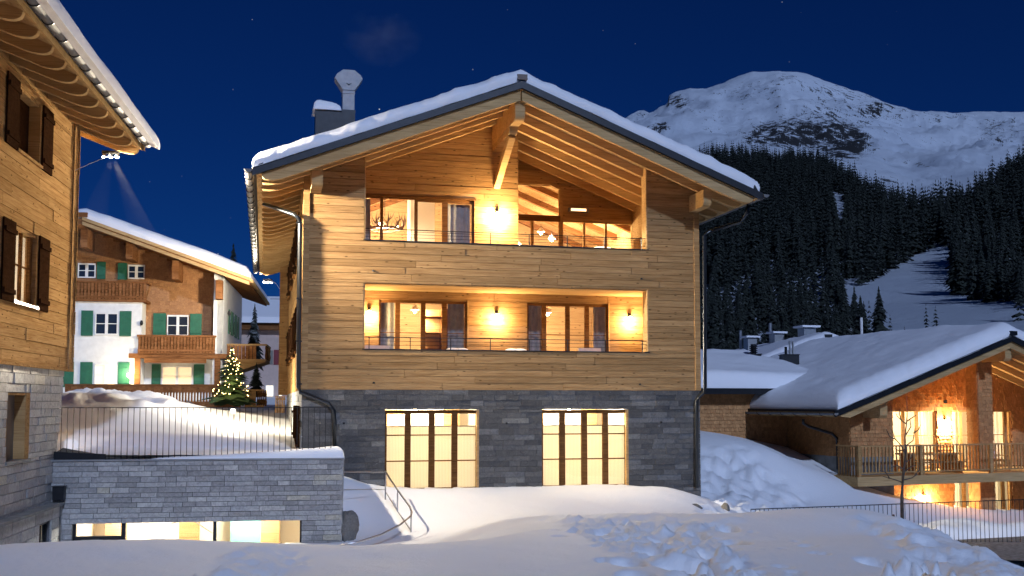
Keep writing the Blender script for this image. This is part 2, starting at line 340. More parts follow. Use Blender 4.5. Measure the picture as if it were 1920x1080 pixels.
# ================================================================== MAIN CHALET (world axes = its axes; z 0 = its ground floor)
RX, RZ, SL = 6.24, 12.16, .39
def zt(x): return RZ-SL*abs(x-RX)
house = thing('timber_chalet', 'large timber chalet on grey stone base with two lit loggias under a snowy gable roof', 'chalet', (0, 0, 0))
W_, D_ = 12.5, 20.5
doors = [(2.44, 5.29, -.03, 2.44), (7.27, 10.08, -.03, 2.44)]
mb = MB(); core(mb, .03, W_-.03, -1.6, 3.0, .035, .4, doors); core(mb, .4, D_, -1.6, 3.0, .035, .4, (), 'x'); core(mb, .4, D_, -1.6, 3.0, W_-.4, W_-.035, (), 'x'); mb.box(.04, W_-.04, D_-.3, D_, -1.6, 3.0)
base = mb.build('stone_base', M['mortar'], house)
pieces(base, 'stone', M['stone'], 0, W_, -.45, 3.03, 0, doors, h=.172, seg=(.3, .85), dep=.045, gap=.006, jit=.022, rough=.008, rowj=.12)
pieces(base, 'stone', M['stone_l'], .0, D_, .9, 3.03, 0, [], h=.2, seg=(1.5, 3), dep=.045, gap=.008, jit=.022, rough=.006, orient='-x', rowj=.1)
# ---- timber walls
lowl = (1.77, 10.77, 4.22, 6.23); upl = (1.77, 10.77, 7.5, 13)
def topc(z): hwid = (RZ-.2-z)/SL; return RX-hwid, RX+hwid
Y1 = 1.9; Y2 = 4.4
def ZX(px, py, y): p = hY(px, py, y); return p[0], p[2]
u1 = (ZX(711, 600, Y1)[0], ZX(876, 600, Y1)[0], 3.3, ZX(711, 561, Y1)[1]); u2 = (ZX(989, 600, Y1)[0], ZX(1140.5, 600, Y1)[0], 3.3, ZX(989, 567, Y1)[1])
uw = (1.5, ZX(889.5, 400, Y1)[0], 6.6, ZX(889, 375.5, Y1)[1]); XM = ZX(972, 400, Y1)[0]
mb = MB(); core(mb, .04, W_-.04, 3.0, 9.5, .045, .41, [lowl, upl]); core(mb, .28, D_, 3.0, 9.5, .045, .28, (), 'x'); core(mb, .28, D_, 3.0, 9.5, W_-.28, W_-.045, (), 'x')
mb.prism([(.3, 9.3), (W_-.3, 9.3), (W_-.3, 9.45), (RX, RZ-.25), (.3, 9.45)], D_-.3, D_-.05); mb.box(.05, W_-.05, D_-.3, D_-.05, 3, 9.4)
core(mb, .3, 12.2, 3.0, 6.4, Y1+.03, Y1+.2, [u1, u2]); mb.box(.28, .42, .28, Y1+.1, 3.2, 6.3); mb.box(12.05, 12.2, .28, Y1+.1, 3.2, 6.3)
core(mb, .3, XM, 6.5, 9.6, Y1+.03, Y1+.2, [uw])
mb.prism([(.3, 9.6), (XM-.02, 9.6), (XM-.02, RZ-.25-SL*(XM-RX)), (RX, RZ-.25), (.3, zt(.3)-.22)], Y1+.03, Y1+.2)
mb.box(XM-.2, XM-.02, Y1+.2, Y2, 6.5, 11.7); mb.box(11.85, 12.2, .41, Y2+.1, 6.5, 9.75)
wall = mb.build('timber_wall', M['plank'], house)
P_ = M['plank']
pieces(wall, 'plank', P_, 0, W_, 3.03, 7.5, 0, [lowl], seg=(2.6, 5.2))
pieces(wall, 'plank', P_, 0, 1.77, 7.5, 10.15, 0, [], top=topc, seg=(3, 5)); pieces(wall, 'plank', P_, 10.77, W_, 7.5, 10.15, 0, [], top=topc, seg=(3, 5))
pieces(wall, 'plank', P_, .42, 12.05, 3.3, 6.23, Y1, [u1, u2], seg=(2, 4.5))
pieces(wall, 'plank', P_, .42, XM, 6.6, 11.95, Y1, [uw], seg=(2, 4.5), top=topc)
pieces(wall, 'plank', M['plank_l'], .0, D_-.1, 3.03, 9.5, 0, [], seg=(19, 22), orient='-x', h=.3)
# right recess back wall
wa = [ZX(972, 347, Y2), ZX(1031, 346, Y2), ZX(1050, 356, Y2), ZX(1050, 412, Y2)]
wA = (XM-.1, wa[3][0], 6.6, wa[1][1]); wB = (wa[3][0], ZX(1186, 430, Y2)[0], 6.6, ZX(1050, 413, Y2)[1])
ZTR = ZX(1010, 409, Y2)[1]; mb = MB(); core(mb, XM-.2, 12.2, 6.5, 9.7, Y2+.03, Y2+.2, [wA, wB]); zW = RZ-.25; mb.prism([(wA[1], 9.7), (12.0, 9.7), (wA[1], zW-SL*(wA[1]-RX))], Y2+.03, Y2+.2); mb.prism([(XM-.2, wA[3]), (wA[1], wA[3]), (wA[1], zW-SL*(wA[1]-RX)), (XM-.2, zW-SL*(XM-.2-RX))], Y2+.03, Y2+.2); mb.build('recess_wall', M['plank'], wall)
pieces(wall, 'plank', P_, XM-.02, 11.85, 6.6, 11.9, Y2, [wA, wB], seg=(2, 4.5), top=topc)
mb = MB(); mb.prism([(wA[0], wA[3]+.07), (wa[1][0], wA[3]+.07), (wa[2][0]+.09, wa[2][1]+.05), (wa[2][0]+.09, 6.7), (wa[2][0], 6.7), (wa[2][0], wa[2][1]), (wa[1][0]-.02, wA[3]-.02), (wA[0], wA[3]-.02)], Y2-.03, Y2+.06); mb.build('window_casing', M['frame_l'], wall)
MB().prism([(wa[1][0], wA[3]), (wa[2][0]+.02, wA[3]), (wa[2][0]+.02, wa[2][1]-.02)], Y2+.02, Y2+.1).build('window_corner_infill', P_, wall)
# jamb linings, parapet caps, floors, ceilings
for x0, x1 in ((1.765, 1.80), (10.74, 10.775)):
    MB().box(x0, x1, .004, .41, 4.2, 6.23).build('jamb_lining', M['beam'], house)
MB().box(10.735, 10.773, .004, .41, 7.48, zt(10.75)-.21).build('jamb_lining', M['beam'], house)
MB().box(1.767, 1.80, .004, .41, 7.48, zt(1.78)-.21).build('jamb_lining', M['beam'], house)
MB().box(.42, 12.05, .05, Y1+.1, 6.2, 6.232).build('loggia_ceiling', M['beam'], house)
MB().box(.3, W_-.3, .28, 18, 6.234, 6.5).build('floor_slab', M['mortar'], house); MB().box(.3, W_-.3, .28, 18, 2.9, 3.2).build('floor_slab', M['mortar'], house); MB().box(.3, W_-.3, .3, 18, -.4, -.06).build('floor_slab', M['mortar'], house)
MB().box(.42, 11.85, .28, Y1+.1, 6.5, 6.55).build('loggia_floor', M['floor'], house); MB().box(XM, 11.85, Y1, Y2+.1, 6.5, 6.553).build('loggia_floor', M['floor'], house); MB().box(.42, 12.05, .28, Y1+.1, 3.2, 3.25).build('loggia_floor', M['floor'], house)
for z, a in ((4.222, 'lower'), (7.502, 'upper')): MB().box(1.74, 10.8, -.035, .3, z, z+.025).build('parapet_cap', M['dark'], house)
# corner boards
for x in (-.03, W_-.15): MB().box(x, x+.18, -.035, .06, 3.03, zt(0)-.22).build('corner_post', M['plank'], house)
MB().box(-.42, .0, D_-.2, D_+.0, 3.0, zt(0)-.18).build('fin_wall', M['plank'], house)
# ---- loggia railings
def railing(z, name, n):
    o = MB().tube([(1.79, .09, z+.36), (10.75, .09, z+.36)], .014, 6).build('railing', M['steel'], house)
    for q in (.12, .22, .30) if n else (.13, .25): MB().tube([(1.79, .09, z+q-.0), (10.75, .09, z+q)], .007, 5).build('rail_wire', M['steel'], o)
    for i in range(8): x = 1.95+i*(8.65/7); MB().box(x-.012, x+.012, .07, .11, z, z+.36).build('rail_post', M['steel'], o)
railing(4.24, 'low', 0); railing(7.52, 'up', 1)
# ---- window units
def unit(u, y, cols, bars, blindrow=None): return window(house, u[0], u[1], u[2], u[3], y, cols, bars, 'frame', .09, .022)
unit((u1[0], u1[1], 3.3, u1[3]), Y1+.06, (0, .21, .5, .74, 1), (.6,)); unit((u2[0], u2[1], 3.3, u2[3]), Y1+.06, (0, .21, .5, .74, 1), (.6,))
for u in (u1, u2):
    MB().box(u[1], u[1]+.05, Y1-.02, Y1+.1, 3.3, u[3]+.03).build('door_casing', M['frame_l'], house)
xb = ZX(780, 400, Y1)[0]
window(house, 1.6, xb, 6.6, uw[3], Y1+.05, (0, .45, 1), (), 'frame', .06, .02); window(house, xb, uw[1], 6.6, uw[3], Y1+.06, (0, .5, 1), (), 'frame', .11, .02)
MB().box(1.6, uw[1]+.05, Y1-.03, Y1+.06, uw[3]-.01, uw[3]+.06).build('window_header', M['frame'], house)
window(house, wA[0], wA[1], 6.6, ZTR-.05, Y2+.04, (0, .55, 1), (), 'frame_l', .06); window(house, wA[0], wA[1], ZTR+.08, wA[3], Y2+.04, (0, 1), (), 'frame_l', .06)
MB().box(wA[0], wA[1]+.1, Y2-.02, Y2+.1, ZTR-.1, ZTR+.1).build('transom', M['frame'], house)
window(house, wB[0]+.1, wB[1], 6.6, wB[3], Y2+.04, (0, .31, .62, 1), (), 'frame_l', .05)
MB().box(wB[0], wB[1]+.06, Y2-.03, Y2+.05, wB[3], wB[3]+.07).build('window_header', M['frame_l'], house)
MB().box(11.82, 11.85, 3.25, 4.2, 6.55, 8.5).build('side_door', M['frame'], house)
for d in doors:
    o = window(house, d[0], d[1], 0, 2.42, .12, (0, .245, .5, .745, 1), (.37, .69), 'frame', .11, .036, .1, 'terrace_door')
    MB().box(d[0]-.0, d[1], .03, .3, -.04, .01).build('sill', M['concrete'], house)
    MB().box(d[1]-.075, d[1]-.002, .0, .12, 0, 2.42).build('door_casing', M['frame_l'], house)
    for k, (a, b) in enumerate(((.0, .245), (.245, .5), (.5, .745), (.745, 1))):
        x0 = d[0]+(d[1]-d[0])*a+.06; x1 = d[0]+(d[1]-d[0])*b-.06
        bl = MB().box(x0, x1, .236, .24, .05, 1.93).build('roller_blind', M['blind']); MB().box(x0, x1, .225, .25, 1.92, 1.945).build('blind_rail', M['steel'], bl)
        tag(bl, ('first', 'second', 'third', 'fourth')[k]+' cream roller blind, counted from the handrail, in the terrace door '+('beside the handrail' if d is doors[0] else 'away from the handrail'), 'blind', 'blinds of the terrace doors')
# ---- rooms
o = room(house, 2.0, 5.9, .42, 3.6, 0, 2.85, mw='plaster', mc='plaster'); o = room(house, 6.6, 10.6, .42, 3.6, 0, 2.85, mw='plaster', mc='plaster')
for i, x in enumerate((2.1, 6.9)):
    MB().box(x+.2, x+1.3, 3.2, 3.55, 0, 2.75).build('wardrobe', M['interior'], house); MB().box(x+2.7, x+3.2, 3.3, 3.55, 0, 2.7).build('door_leaf', M['frame_l'], house)
room(house, 1.55, 6.05, Y1+.25, 6.3, 3.25, 6.2); room(house, 6.15, 10.9, Y1+.25, 6.3, 3.25, 6.2)
def ceil_lamp(p, watts, label, color=(1, .8, .52), drop=.25, grp='pendant lamps in the rooms', shade=True):
    t = thing('pendant_lamp', label, 'lamp', p, 0, grp)
    MB().tube([(0, 0, 0), (0, 0, -drop)], .008, 5).build('cord', M['steel'], t)
    MB().lathe([(.03, -drop+.02), (.12, -drop-.08), (.14, -drop-.14), (.01, -drop-.14)], (0, 0, 0), 14).build('lamp_shade', M['towel'], t)
    MB().lathe([(.005, -.05), (.05, -.03), (.05, .03), (.005, .05)], (0, 0, -drop-.19), 10).build('bulb', M['bulb'], t, smooth=True)
    lamp('lamp_light', t, (0, 0, -drop-.32), watts, color, .1); return t
ceil_lamp((3.6, 1.9, 2.84), 800, 'pendant lamp behind the blinds of the terrace door beside the handrail', (1, .93, .78)); ceil_lamp((8.7, 1.9, 2.84), 800, 'pendant lamp behind the blinds of the terrace door away from the handrail', (1, .93, .78))
ceil_lamp((3.9, 4.2, 6.19), 420, 'pendant lamp in the room with the bookcase'); ceil_lamp((8.6, 4.2, 6.19), 420, 'pendant lamp in the room with the snowy mountain picture')
# lower-room furniture
t = thing('bookcase', 'tall dark wooden bookcase seen through the loggia door with grey curtains', 'bookcase', (4.35, 4.2, 3.25))
MB().box(.45, .95, -.2, .3, 0, 2.6).build('side_panel', M['frame'], t)
for i in range(5): MB().box(-.2, .45, -.1, .3, .1+i*.55, .14+i*.55).build('shelf', M['frame'], t)
MB().box(-.2, .45, .28, .3, 0, 2.6).build('back_panel', M['frame_l'], t)
t = thing('bed', 'low bed with white bedding in the room with the bookcase', 'bed', (2.6, 4.3, 3.25)); MB().box(-.3, 1.5, -.8, 1.2, 0, .35).build('bed_frame', M['frame_l'], t); MB().box(-.25, 1.45, -.78, 1.18, .35, .68).build('mattress', M['towel'], t); MB().box(-.3, 1.5, 1.2, 1.3, 0, 1.2).build('headboard', M['linen'], t)
t = thing('wall_picture', 'large grey picture of a snowy mountain on the room wall', 'picture', (7.55, 6.26, 3.6)); MB().box(-.4, 1.5, -.03, .02, 0, 1.25).build('canvas', plain('picture_sky', (.42, .4, .38), .8), t)
pk = MB(); pts = [(-.36, .15), (-.1, .5), (.08, .75), (.22, .55), (.4, .42), (.62, .6), (.85, .35), (1.1, .28), (1.3, .18)]
pk.prism([(x, .06) for x in (1.4, -.36)]+pts, -.036, -.031); pk.build('painted_ridge', plain('picture_snow', (.75, .74, .74), .8, nz=.5, scale=8), t)
# curtains in the lower loggia doors and the upper window
def cu(u, a, b, z0, z1, y, lab): x0 = u[0]+(u[1]-u[0])*a; x1 = u[0]+(u[1]-u[0])*b; return curtain(x0, x1, y, z0, z1, 'curtain', M['cloth'], lab, 'curtain', 'grey curtains at the loggia windows')
cu(u1, .01, .18, 3.3, u1[3]-.08, Y1+.24, 'grey curtain at the hinge side of the loggia door showing the bookcase'); cu(u1, .79, .98, 3.3, u1[3]-.08, Y1+.24, 'grey curtain beside the bookcase in the loggia door')
cu(u2, .02, .2, 3.3, u2[3]-.08, Y1+.24, 'grey curtain beside the mountain picture in the loggia door'); cu(u2, .84, .99, 3.3, u2[3]-.08, Y1+.24, 'grey curtain near the outer wall lamp in the loggia door')
curtain(1.6, 2.15, Y1+.24, 6.6, uw[3]-.06, 'curtain', M['cloth'], 'narrow grey curtain beside the antler chandelier window', 'curtain', 'grey curtains at the loggia windows')
curtain(ZX(832, 400, Y1+.2)[0], uw[1]-.1, Y1+.24, 6.6, uw[3]-.12, 'curtain', M['cloth'], 'wide gathered grey curtain in the upper loggia window', 'curtain', 'grey curtains at the loggia windows')
# ---- upper rooms with sloping ceilings
def slroom(x0, x1, y0, y1, nm):
    z = 6.55; c = lambda x: zt(x)-.75
    xm = [x0]+([RX] if x0 < RX < x1 else [])+[x1]; vv = []; ff = []
    o = MB().add([(x0,y1,z),(x1,y1,z),(x1,y1,13),(x0,y1,13),(x0,y0,z),(x0,y0,13),(x1,y0,z),(x1,y0,13)], [(0,1,2,3),(4,0,3,5),(1,6,7,2)]) if False else MB().add([(x, y1, z) for x in xm]+[(x, y1, c(x)) for x in xm]+[(x0,y0,z),(x0,y0,c(x0)),(x1,y0,z),(x1,y0,c(x1))], [(k, k+1, len(xm)+k+1, len(xm)+k) for k in range(len(xm)-1)]+[(2*len(xm), 0, len(xm), 2*len(xm)+1), (len(xm)-1, 2*len(xm)+2, 2*len(xm)+3, 2*len(xm)-1)])
    o = o.build('room_wall', M['interior'], house)
    MB().add([(x0,y0,z),(x1,y0,z),(x1,y1,z),(x0,y1,z)], [(3,2,1,0)]).build('room_floor', M['floor'], o)
    for a, b in zip(xm, xm[1:]): vv += [(a,y0,c(a)),(b,y0,c(b)),(b,y1,c(b)),(a,y1,c(a))]; n = len(vv); ff.append((n-4, n-3, n-2, n-1))
    MB().add(vv, ff).build('room_ceiling', M['interior'], o)
    for k in range(4):
        y = y0+.5+k*(y1-y0)/3.6
        for a, b in zip(xm, xm[1:]): MB().bar((a, y, c(a)-.1), (b, y, c(b)-.1), .2, .2).build('ceiling_beam', M['oldwood'], o)
    return o
slroom(.45, XM-.22, Y1+.25, 8.5, 'a'); slroom(XM-.2, 12.1, Y2+.25, 11, 'b')

for p, wv_, lab in (((3.0, 6.2, 9.4), 420, 'pendant lamp by the rear wall of the antler chandelier room'), ((5.2, 5.0, 10.2), 420, 'pendant lamp above the pale chimney breast in the chandelier room')): ceil_lamp(p, wv_, lab)
MB().box(3.75, 4.6, 4.4, 5.2, 6.55, 10.6).build('chimney_breast', M['plaster'], house)
for p in ((8.9, 6.2, 9.3), (9.4, 6.5, 9.1), (8.2, 7.0, 8.9), (9.0, 7.4, 8.6)): ceil_lamp(p, 330, 'small round pendant lamp in the gable room, '+{8.9: 'nearest the glazing', 9.4: 'nearest the floor lamp', 8.2: 'nearest the pier', 9.0: 'nearest the rear wall'}[p[0]], grp='small pendants in the gable room', drop=.15)
t = thing('floor_lamp', 'floor lamp with wide cream shade glowing in the gable room', 'lamp', (11.2, 6.0, 7.6)); MB().lathe([(.16, 0), (.16, .03), (.015, .04), (.015, .55), (.01, .55)]).build('stand', M['steel'], t)
MB().lathe([(.42, .5), (.36, .85), (.35, .85), (.41, .5)], n=20).build('lamp_shade', emit('lit_shade', (1, .86, .6), 3.2), t); lamp('lamp_light', t, (0, 0, 1.0), 120, (1, .8, .5), .1)
# antler chandelier
ch = thing('antler_chandelier', 'chandelier of brown deer antlers hanging behind the upper loggia window', 'chandelier', (2.72, 3.1, 8.5))
MB().tube([(0, 0, .3), (0, 0, 1.6)], .01, 5).build('chain', M['steel'], ch)
MB().tube([(.5*math.cos(q*math.pi/8), .5*math.sin(q*math.pi/8), -.12) for q in range(17)], .045, 6).build('ring', M['antler'], ch)
for k in range(11):
    q = k/11*2*math.pi+.2; mb = MB(); c_, s_ = math.cos(q), math.sin(q)
    def pt(r, z, o=0): return (r*c_-o*s_, r*s_+o*c_, z)
    mb.tube([pt(.4, -.15), pt(.62, -.05), pt(.72, .14), pt(.66, .36)], [.035, .03, .022, .006], 5)
    for j, o in ((.1, .22), (.0, -.2), (.05, .1)): mb.tube([pt(.6, -.06+j), pt(.68, .05+j, o*.5), pt(.62, .26+j, o)], [.022, .016, .004], 5)
    mb.build('antler', M['antler'], ch, smooth=True)
for q in (0, 2.1, 4.2): MB().lathe([(.01, -.04), (.035, 0), (.01, .05)], (.42*math.cos(q), .42*math.sin(q), -.02), 8).build('bulb', M['bulb'], ch)
lamp('lamp_light', ch, (0, -.1, -.35), 330, (1, .8, .52), .2)
# ---- loggia lamps
for px, py, y, lab, wv_ in ((932, 399, Y1, 'lit wall lamp in the upper loggia beside the timber strut', 150), (692, 583, Y1, 'lit wall lamp at the loggia end above the cream armchair', 44), (931, 589, Y1, 'lit wall lamp between the two loggia doors', 44), (1180, 594, Y1, 'lit wall lamp at the loggia end beside the jamb', 44)):
    p = hY(px, py, y-.02); sconce((p[0], y-.02, p[2]), None, lab, wv_*3.5, (1, .68, .33))
# heater
p = hY(1085, 394, Y2-.1); t = thing('patio_heater', 'grey infrared patio heater on the plank wall of the upper loggia', 'heater', p)
MB().box(-.38, .38, -.06, .06, -.07, .07).build('housing', M['heater'], t); MB().box(-.3, .26, -.075, -.06, -.045, .045).build('reflector', M['heatglow'], t); MB().box(-.03, .03, .06, .11, -.03, .03).build('bracket', M['steel'], t)
# loggia furniture
def lounge(p, lab, kind):
    t = thing('lounge_chair' if kind else 'lounge_table', lab, 'chair' if kind else 'table', p)
    if kind:
        MB().box(-.4, .4, -.35, .4, .12, .42).build('seat', M['linen'], t); MB().prism([(.25, .42), (.42, .42), (.5, 1.17), (.36, 1.17)], -.38, .38, 'x').build('backrest', M['linen'], t)
        for x in (-.38, .3):
            for y in (-.33, .33): MB().box(x, x+.06, y, y+.06, 0, .14).build('leg', M['frame'], t)
    else:
        MB().box(-.5, .5, -.3, .3, .9, .98).build('table_top', M['towel'], t)
        for x in (-.45, .4):
            for y in (-.26, .2): MB().box(x, x+.05, y, y+.05, 0, .9).build('leg', M['frame_l'], t)
        for x in (-.3, -.02): MB().lathe([(.01, .98), (.2, 1.0), (.21, 1.06), (.12, 1.1), (.01, 1.11)], (x+.1, 0, 0), 12).build('folded_throw', M['towel'], t)
lounge((2.32, .95, 3.25), 'cream upholstered armchair under the lamp at the loggia end', 1)
lounge((4.85, 1.0, 3.25), 'white loggia table next to the bookcase door', 0); lounge((6.75, 1.0, 3.25), 'white loggia table with folded throws between the doors', 0); lounge((9.25, 1.0, 3.25), 'cream loggia armchair beside the outermost wall lamp', 1)
# ---- roof
roof = MB()
for s in (-1, 1):
    xe = RX+s*7.62; pol = [(RX, RZ-.02), (xe, zt(xe)-.02), (xe, zt(xe)-.2), (RX, RZ-.2)]; roof.prism(pol, -1.55, 22.0)
roof = roof.build('roof', M['beam'], house)
fas = MB()
for s in (-1, 1):
    xe = RX+s*7.74; fas.prism([(RX, RZ+.03), (xe, zt(xe)+.03), (xe, zt(xe)-.185), (RX, RZ-.185)], -1.66, -1.551)
    fas.prism([(xe, zt(xe)+.03), (xe-s*.25, zt(xe-s*.25)+.03), (xe-s*.25, zt(xe-s*.25)+.0), (xe, zt(xe)-.02)], -1.551, 22.05)
fas.build('verge_fascia', M['dark'], roof)
MB().prism([(-1.36, zt(-1.36)+.03), (-1.2, zt(-1.2)+.03), (-1.22, zt(-1.2)+.2)], -1.64, -1.5).build('snow_stop', M['dark'], roof); MB().prism([(13.84, zt(13.84)+.03), (13.68, zt(13.68)+.03), (13.7, zt(13.68)+.2)], -1.64, -1.5).build('snow_stop', M['dark'], roof)
MB().box(RX-.15, RX+.15, -1.72, -1.4, RZ+.05, RZ+.21).build('ridge_cap', plain('ridge_cap_copper', (.1, .07, .055), .5, .3, nz=.2), roof)
def rafter(s, dep):
    x1 = RX+s*7.5; xb_ = RX+s*6.85; g = lambda x: zt(x)-.2; p = [(RX+s*.02, RZ-.2), (x1, g(x1)-.0)]
    for q in range(0, 7):
        a = q/6*math.pi/2; p.append((x1-s*.02-(1-math.cos(a))*0-s*.63*(1-math.cos(a)), g(x1-s*.02)-.03-(dep-.03)*math.sin(a)+.0+SL*.63*(1-math.cos(a))))
    p.append((RX+s*.02, RZ-.2-dep)); return p
for k in range(26):
    y = -1.54+.92*k; dep = .33 if k == 0 else .27
    for s in (-1, 1):
        if k == 0: rm = MB().prism(rafter(s, dep), 0, .13); rm0 = rm.build('rafter', M['beam'], roof, (0, y, 0)); 
        elif k == 1: rm = MB().prism(rafter(s, dep), 0, .12).build('rafter', M['beam'], roof, (0, y, 0)); (globals().__setitem__('rf%d' % s, rm))
        else: c = globals()['rf%d' % s].copy(); col.objects.link(c); c.parent = roof; c.location = (0, y, 0)
# ridge beam, strut, purlin ends
bz = RZ-.2-.33
def beamend(x0, x1, y0, y1, z0, z1, nm):
    pol = [(y1, z0), (y1, z1), (y0, z1)]+[(y0+(.16)*(1-math.cos(a)), z0+.16-.16*math.sin(a)) for a in [i/6*math.pi/2 for i in range(7)]]
    return MB().prism(pol, x0, x1, 'x').build(nm, M['beam'], roof)
beamend(RX-.15, RX+.15, -1.4, Y2, bz-.55, bz+.1, 'ridge_beam'); 
pt_ = hY(936, 352, Y1-.06); sy = -.45
beamend(RX-.13, RX+.13, sy-.12, Y1, bz-.75, bz-.552, 'bracket_beam')
MB().bar((RX, sy+.12, bz-.76), (RX, Y1-.03, pt_[2]+.05), .2, .22).build('strut', M['beam'], roof)
for px0, px1, pt0 in ((585, 606, 308), (1319, 1334, 349)):
    a = hY(px0, pt0, -1.15); b = hY(px1, pt0, -1.15); x0, x1 = a[0], max(b[0], a[0]+.24)
    beamend(x0, x1, -1.15, .2, a[2]-.62, zt((x0+x1)/2)-.47, 'purlin_end')
# gutters and downpipes
def gutter(parent, x, z, y0, y1, s, ringstep, r=.1):
    prof = [(x+r*math.cos(a), z+r*math.sin(a)) for a in [math.pi+i/8*math.pi for i in range(9)]]; prof += [(px_*.0+x+(r-.012)*math.cos(a), z+(r-.012)*math.sin(a)) for px_, a in [(0, 2*math.pi-i/8*math.pi) for i in range(9)]]
    g = MB().prism(prof, y0, y1).build('gutter', M['gut'], parent)
    MB().prism([(x+r*math.cos(a), z+r*math.sin(a)) for a in [math.pi+i/8*math.pi for i in range(9)]], y0-.004, y0+.004).build('gutter_end', M['gut'], g)
    n = int((y1-y0)/ringstep)
    for i in range(n+1):
        y = y0+.06+i*ringstep; MB().tube([(x+(r+.008)*math.cos(a), y, z+(r+.008)*math.sin(a)) for a in [math.pi+k/8*math.pi for k in range(9)]], .016, 5).build('gutter_bracket', M['steel'], g)
    return g
gutter(house, -1.6, zt(-1.38)-.06, -1.7, 22.05, 1, .92); gutter(house, 14.08, zt(13.86)-.06, -1.7, 22.05, 1, 1.84)
gz = zt(-1.38)-.16
p1 = hX(472, 372, -1.58); dp = MB().tube([(-1.6, p1[1], gz), (-1.58, p1[1], p1[2]-.05), tuple(hY(480, 377, p1[1])), tuple(hY(552, 402, -.14)), tuple(hY(561, 410, -.12)), tuple(hY(562, 420, -.12)), tuple(hY(559.5, 726, -.12)), tuple(hY(563, 735, -.12)), tuple(hY(616, 757, -.12)), tuple(hY(626, 770, -.12)), tuple(hY(628, 850, -.12))], .065, 10).build('downpipe', M['pipe'], house, smooth=True)
for py in (418, 560, 640, 720): q = hY(561, py, -.1); MB().box(q[0]-.08, q[0]+.08, -.2, .0, q[2]-.02, q[2]+.02).build('pipe_clip', M['steel'], dp)
q1 = hX(1400, 385, 14.0); dp = MB().tube([(14.05, q1[1], zt(13.86)-.16), (14.0, q1[1], zt(13.86)-.42), tuple(hY(1388, 416, .2)), tuple(hY(1328, 434, -.12)), tuple(hY(1320.5, 442, -.12)), tuple(hY(1322, 726, -.12)), tuple(hY(1318, 737, -.12)), tuple(hY(1310, 744, -.12)), tuple(hY(1306.5, 752, -.12)), tuple(hY(1306.5, 915, -.12))], .062, 10).build('downpipe', M['pipe'], house, smooth=True)
# small facade fittings
for px, py in ((700, 509), (701, 719), (1203, 524), (1200, 722), (645, 795), (950, 795), (1240, 793)):
    q = hY(px, py, -.02); MB().lathe([(.035, 0), (.035, .04), (.02, .05), (.0, .05)], (q[0], -.012, q[2]), 10).build('fixing_stub', M['steel'], house)
# side-wall windows with shutters
def swin(y, z0, z1, n=.75):
    f = MB().box(-.03, .02, y-n, y+n, z0, z1).build('side_window', M['frame'], house)
    MB().box(-.035, -.031, y-n+.08, y+n-.08, z0+.08, z1-.08).build('pane', M['glass'], f); MB().box(-.12, .0, y-n-.05, y+n+.05, z0-.06, z0).build('sill', M['frame'], f)
    for s in (-1, 1):
        c = y+s*(n+.42); sh = MB().box(-.1, -.06, c-.38, c+.38, z0-.03, z1).build('shutter', M['shutter'], house)
        for zz in (z0+.2, z1-.25): MB().box(-.15, -.10, c-.36, c+.36, zz, zz+.08).build('batten', M['shutter'], sh)
for y in (4.2, 8.4, 12.6, 16.8): swin(y, 7.4, 8.75); swin(y, 4.35, 5.85)
for y in (1.6, 4.5): swin(y, 1.35, 2.55, .5)
# ---- roof snow (closed, lumpy slab)
def vnoise(x, y, seed=0):
    xi = np.floor(x).astype(int); yi = np.floor(y).astype(int); xf = x-xi; yf = y-yi; u = xf*xf*(3-2*xf); v = yf*yf*(3-2*yf)
    def hsh(a, b): h = (a*374761393+b*668265263+seed*1442695041) & 0xffffffff; h = ((h ^ (h >> 13))*1274126177) & 0xffffffff; return ((h ^ (h >> 16)) & 0xffff)/65535.0
    return (hsh(xi, yi)*(1-u)+hsh(xi+1, yi)*u)*(1-v)+(hsh(xi, yi+1)*(1-u)+hsh(xi+1, yi+1)*u)*v
def fbm(x, y, o=4, seed=0):
    r = 0; a = .5
    for i in range(o): r = r+a*vnoise(x*2**i+17.3*i, y*2**i-9.1*i, seed+i); a *= .5
    return r
def gridmesh(name, Xg, Yg, Zg, m, bottom=None, parent=None, loc=(0, 0, 0), rz=0):
    ny, nx = Xg.shape; vv = np.stack([Xg, Yg, Zg], -1).reshape(-1, 3); i = np.arange(ny*nx).reshape(ny, nx)
    ff = np.stack([i[:-1, :-1], i[:-1, 1:], i[1:, 1:], i[1:, :-1]], -1).reshape(-1, 4)
    if bottom is not None:
        b = np.stack([Xg, Yg, bottom], -1).reshape(-1, 3); n = len(vv); vv = np.concatenate([vv, b]); ff = np.concatenate([ff, ff[:, ::-1]+n])
        ed = np.concatenate([i[0, :], i[1:, -1], i[-1, ::-1][1:], i[::-1, 0][1:]]); e2 = np.stack([ed[:-1], ed[:-1]+n, ed[1:]+n, ed[1:]], -1); ff = np.concatenate([ff, e2])
    me = bpy.data.meshes.new(name); me.vertices.add(len(vv)); me.vertices.foreach_set('co', vv.astype(np.float32).ravel()); me.loops.add(ff.size); me.loops.foreach_set('vertex_index', ff.astype(np.int32).ravel())
    me.polygons.add(len(ff)); me.polygons.foreach_set('loop_start', np.arange(0, ff.size, 4, dtype=np.int32)); me.update(calc_edges=True); me.validate(); me.polygons.foreach_set('use_smooth', [True]*len(me.polygons))
    return link(name, me, m, parent, loc, rz)
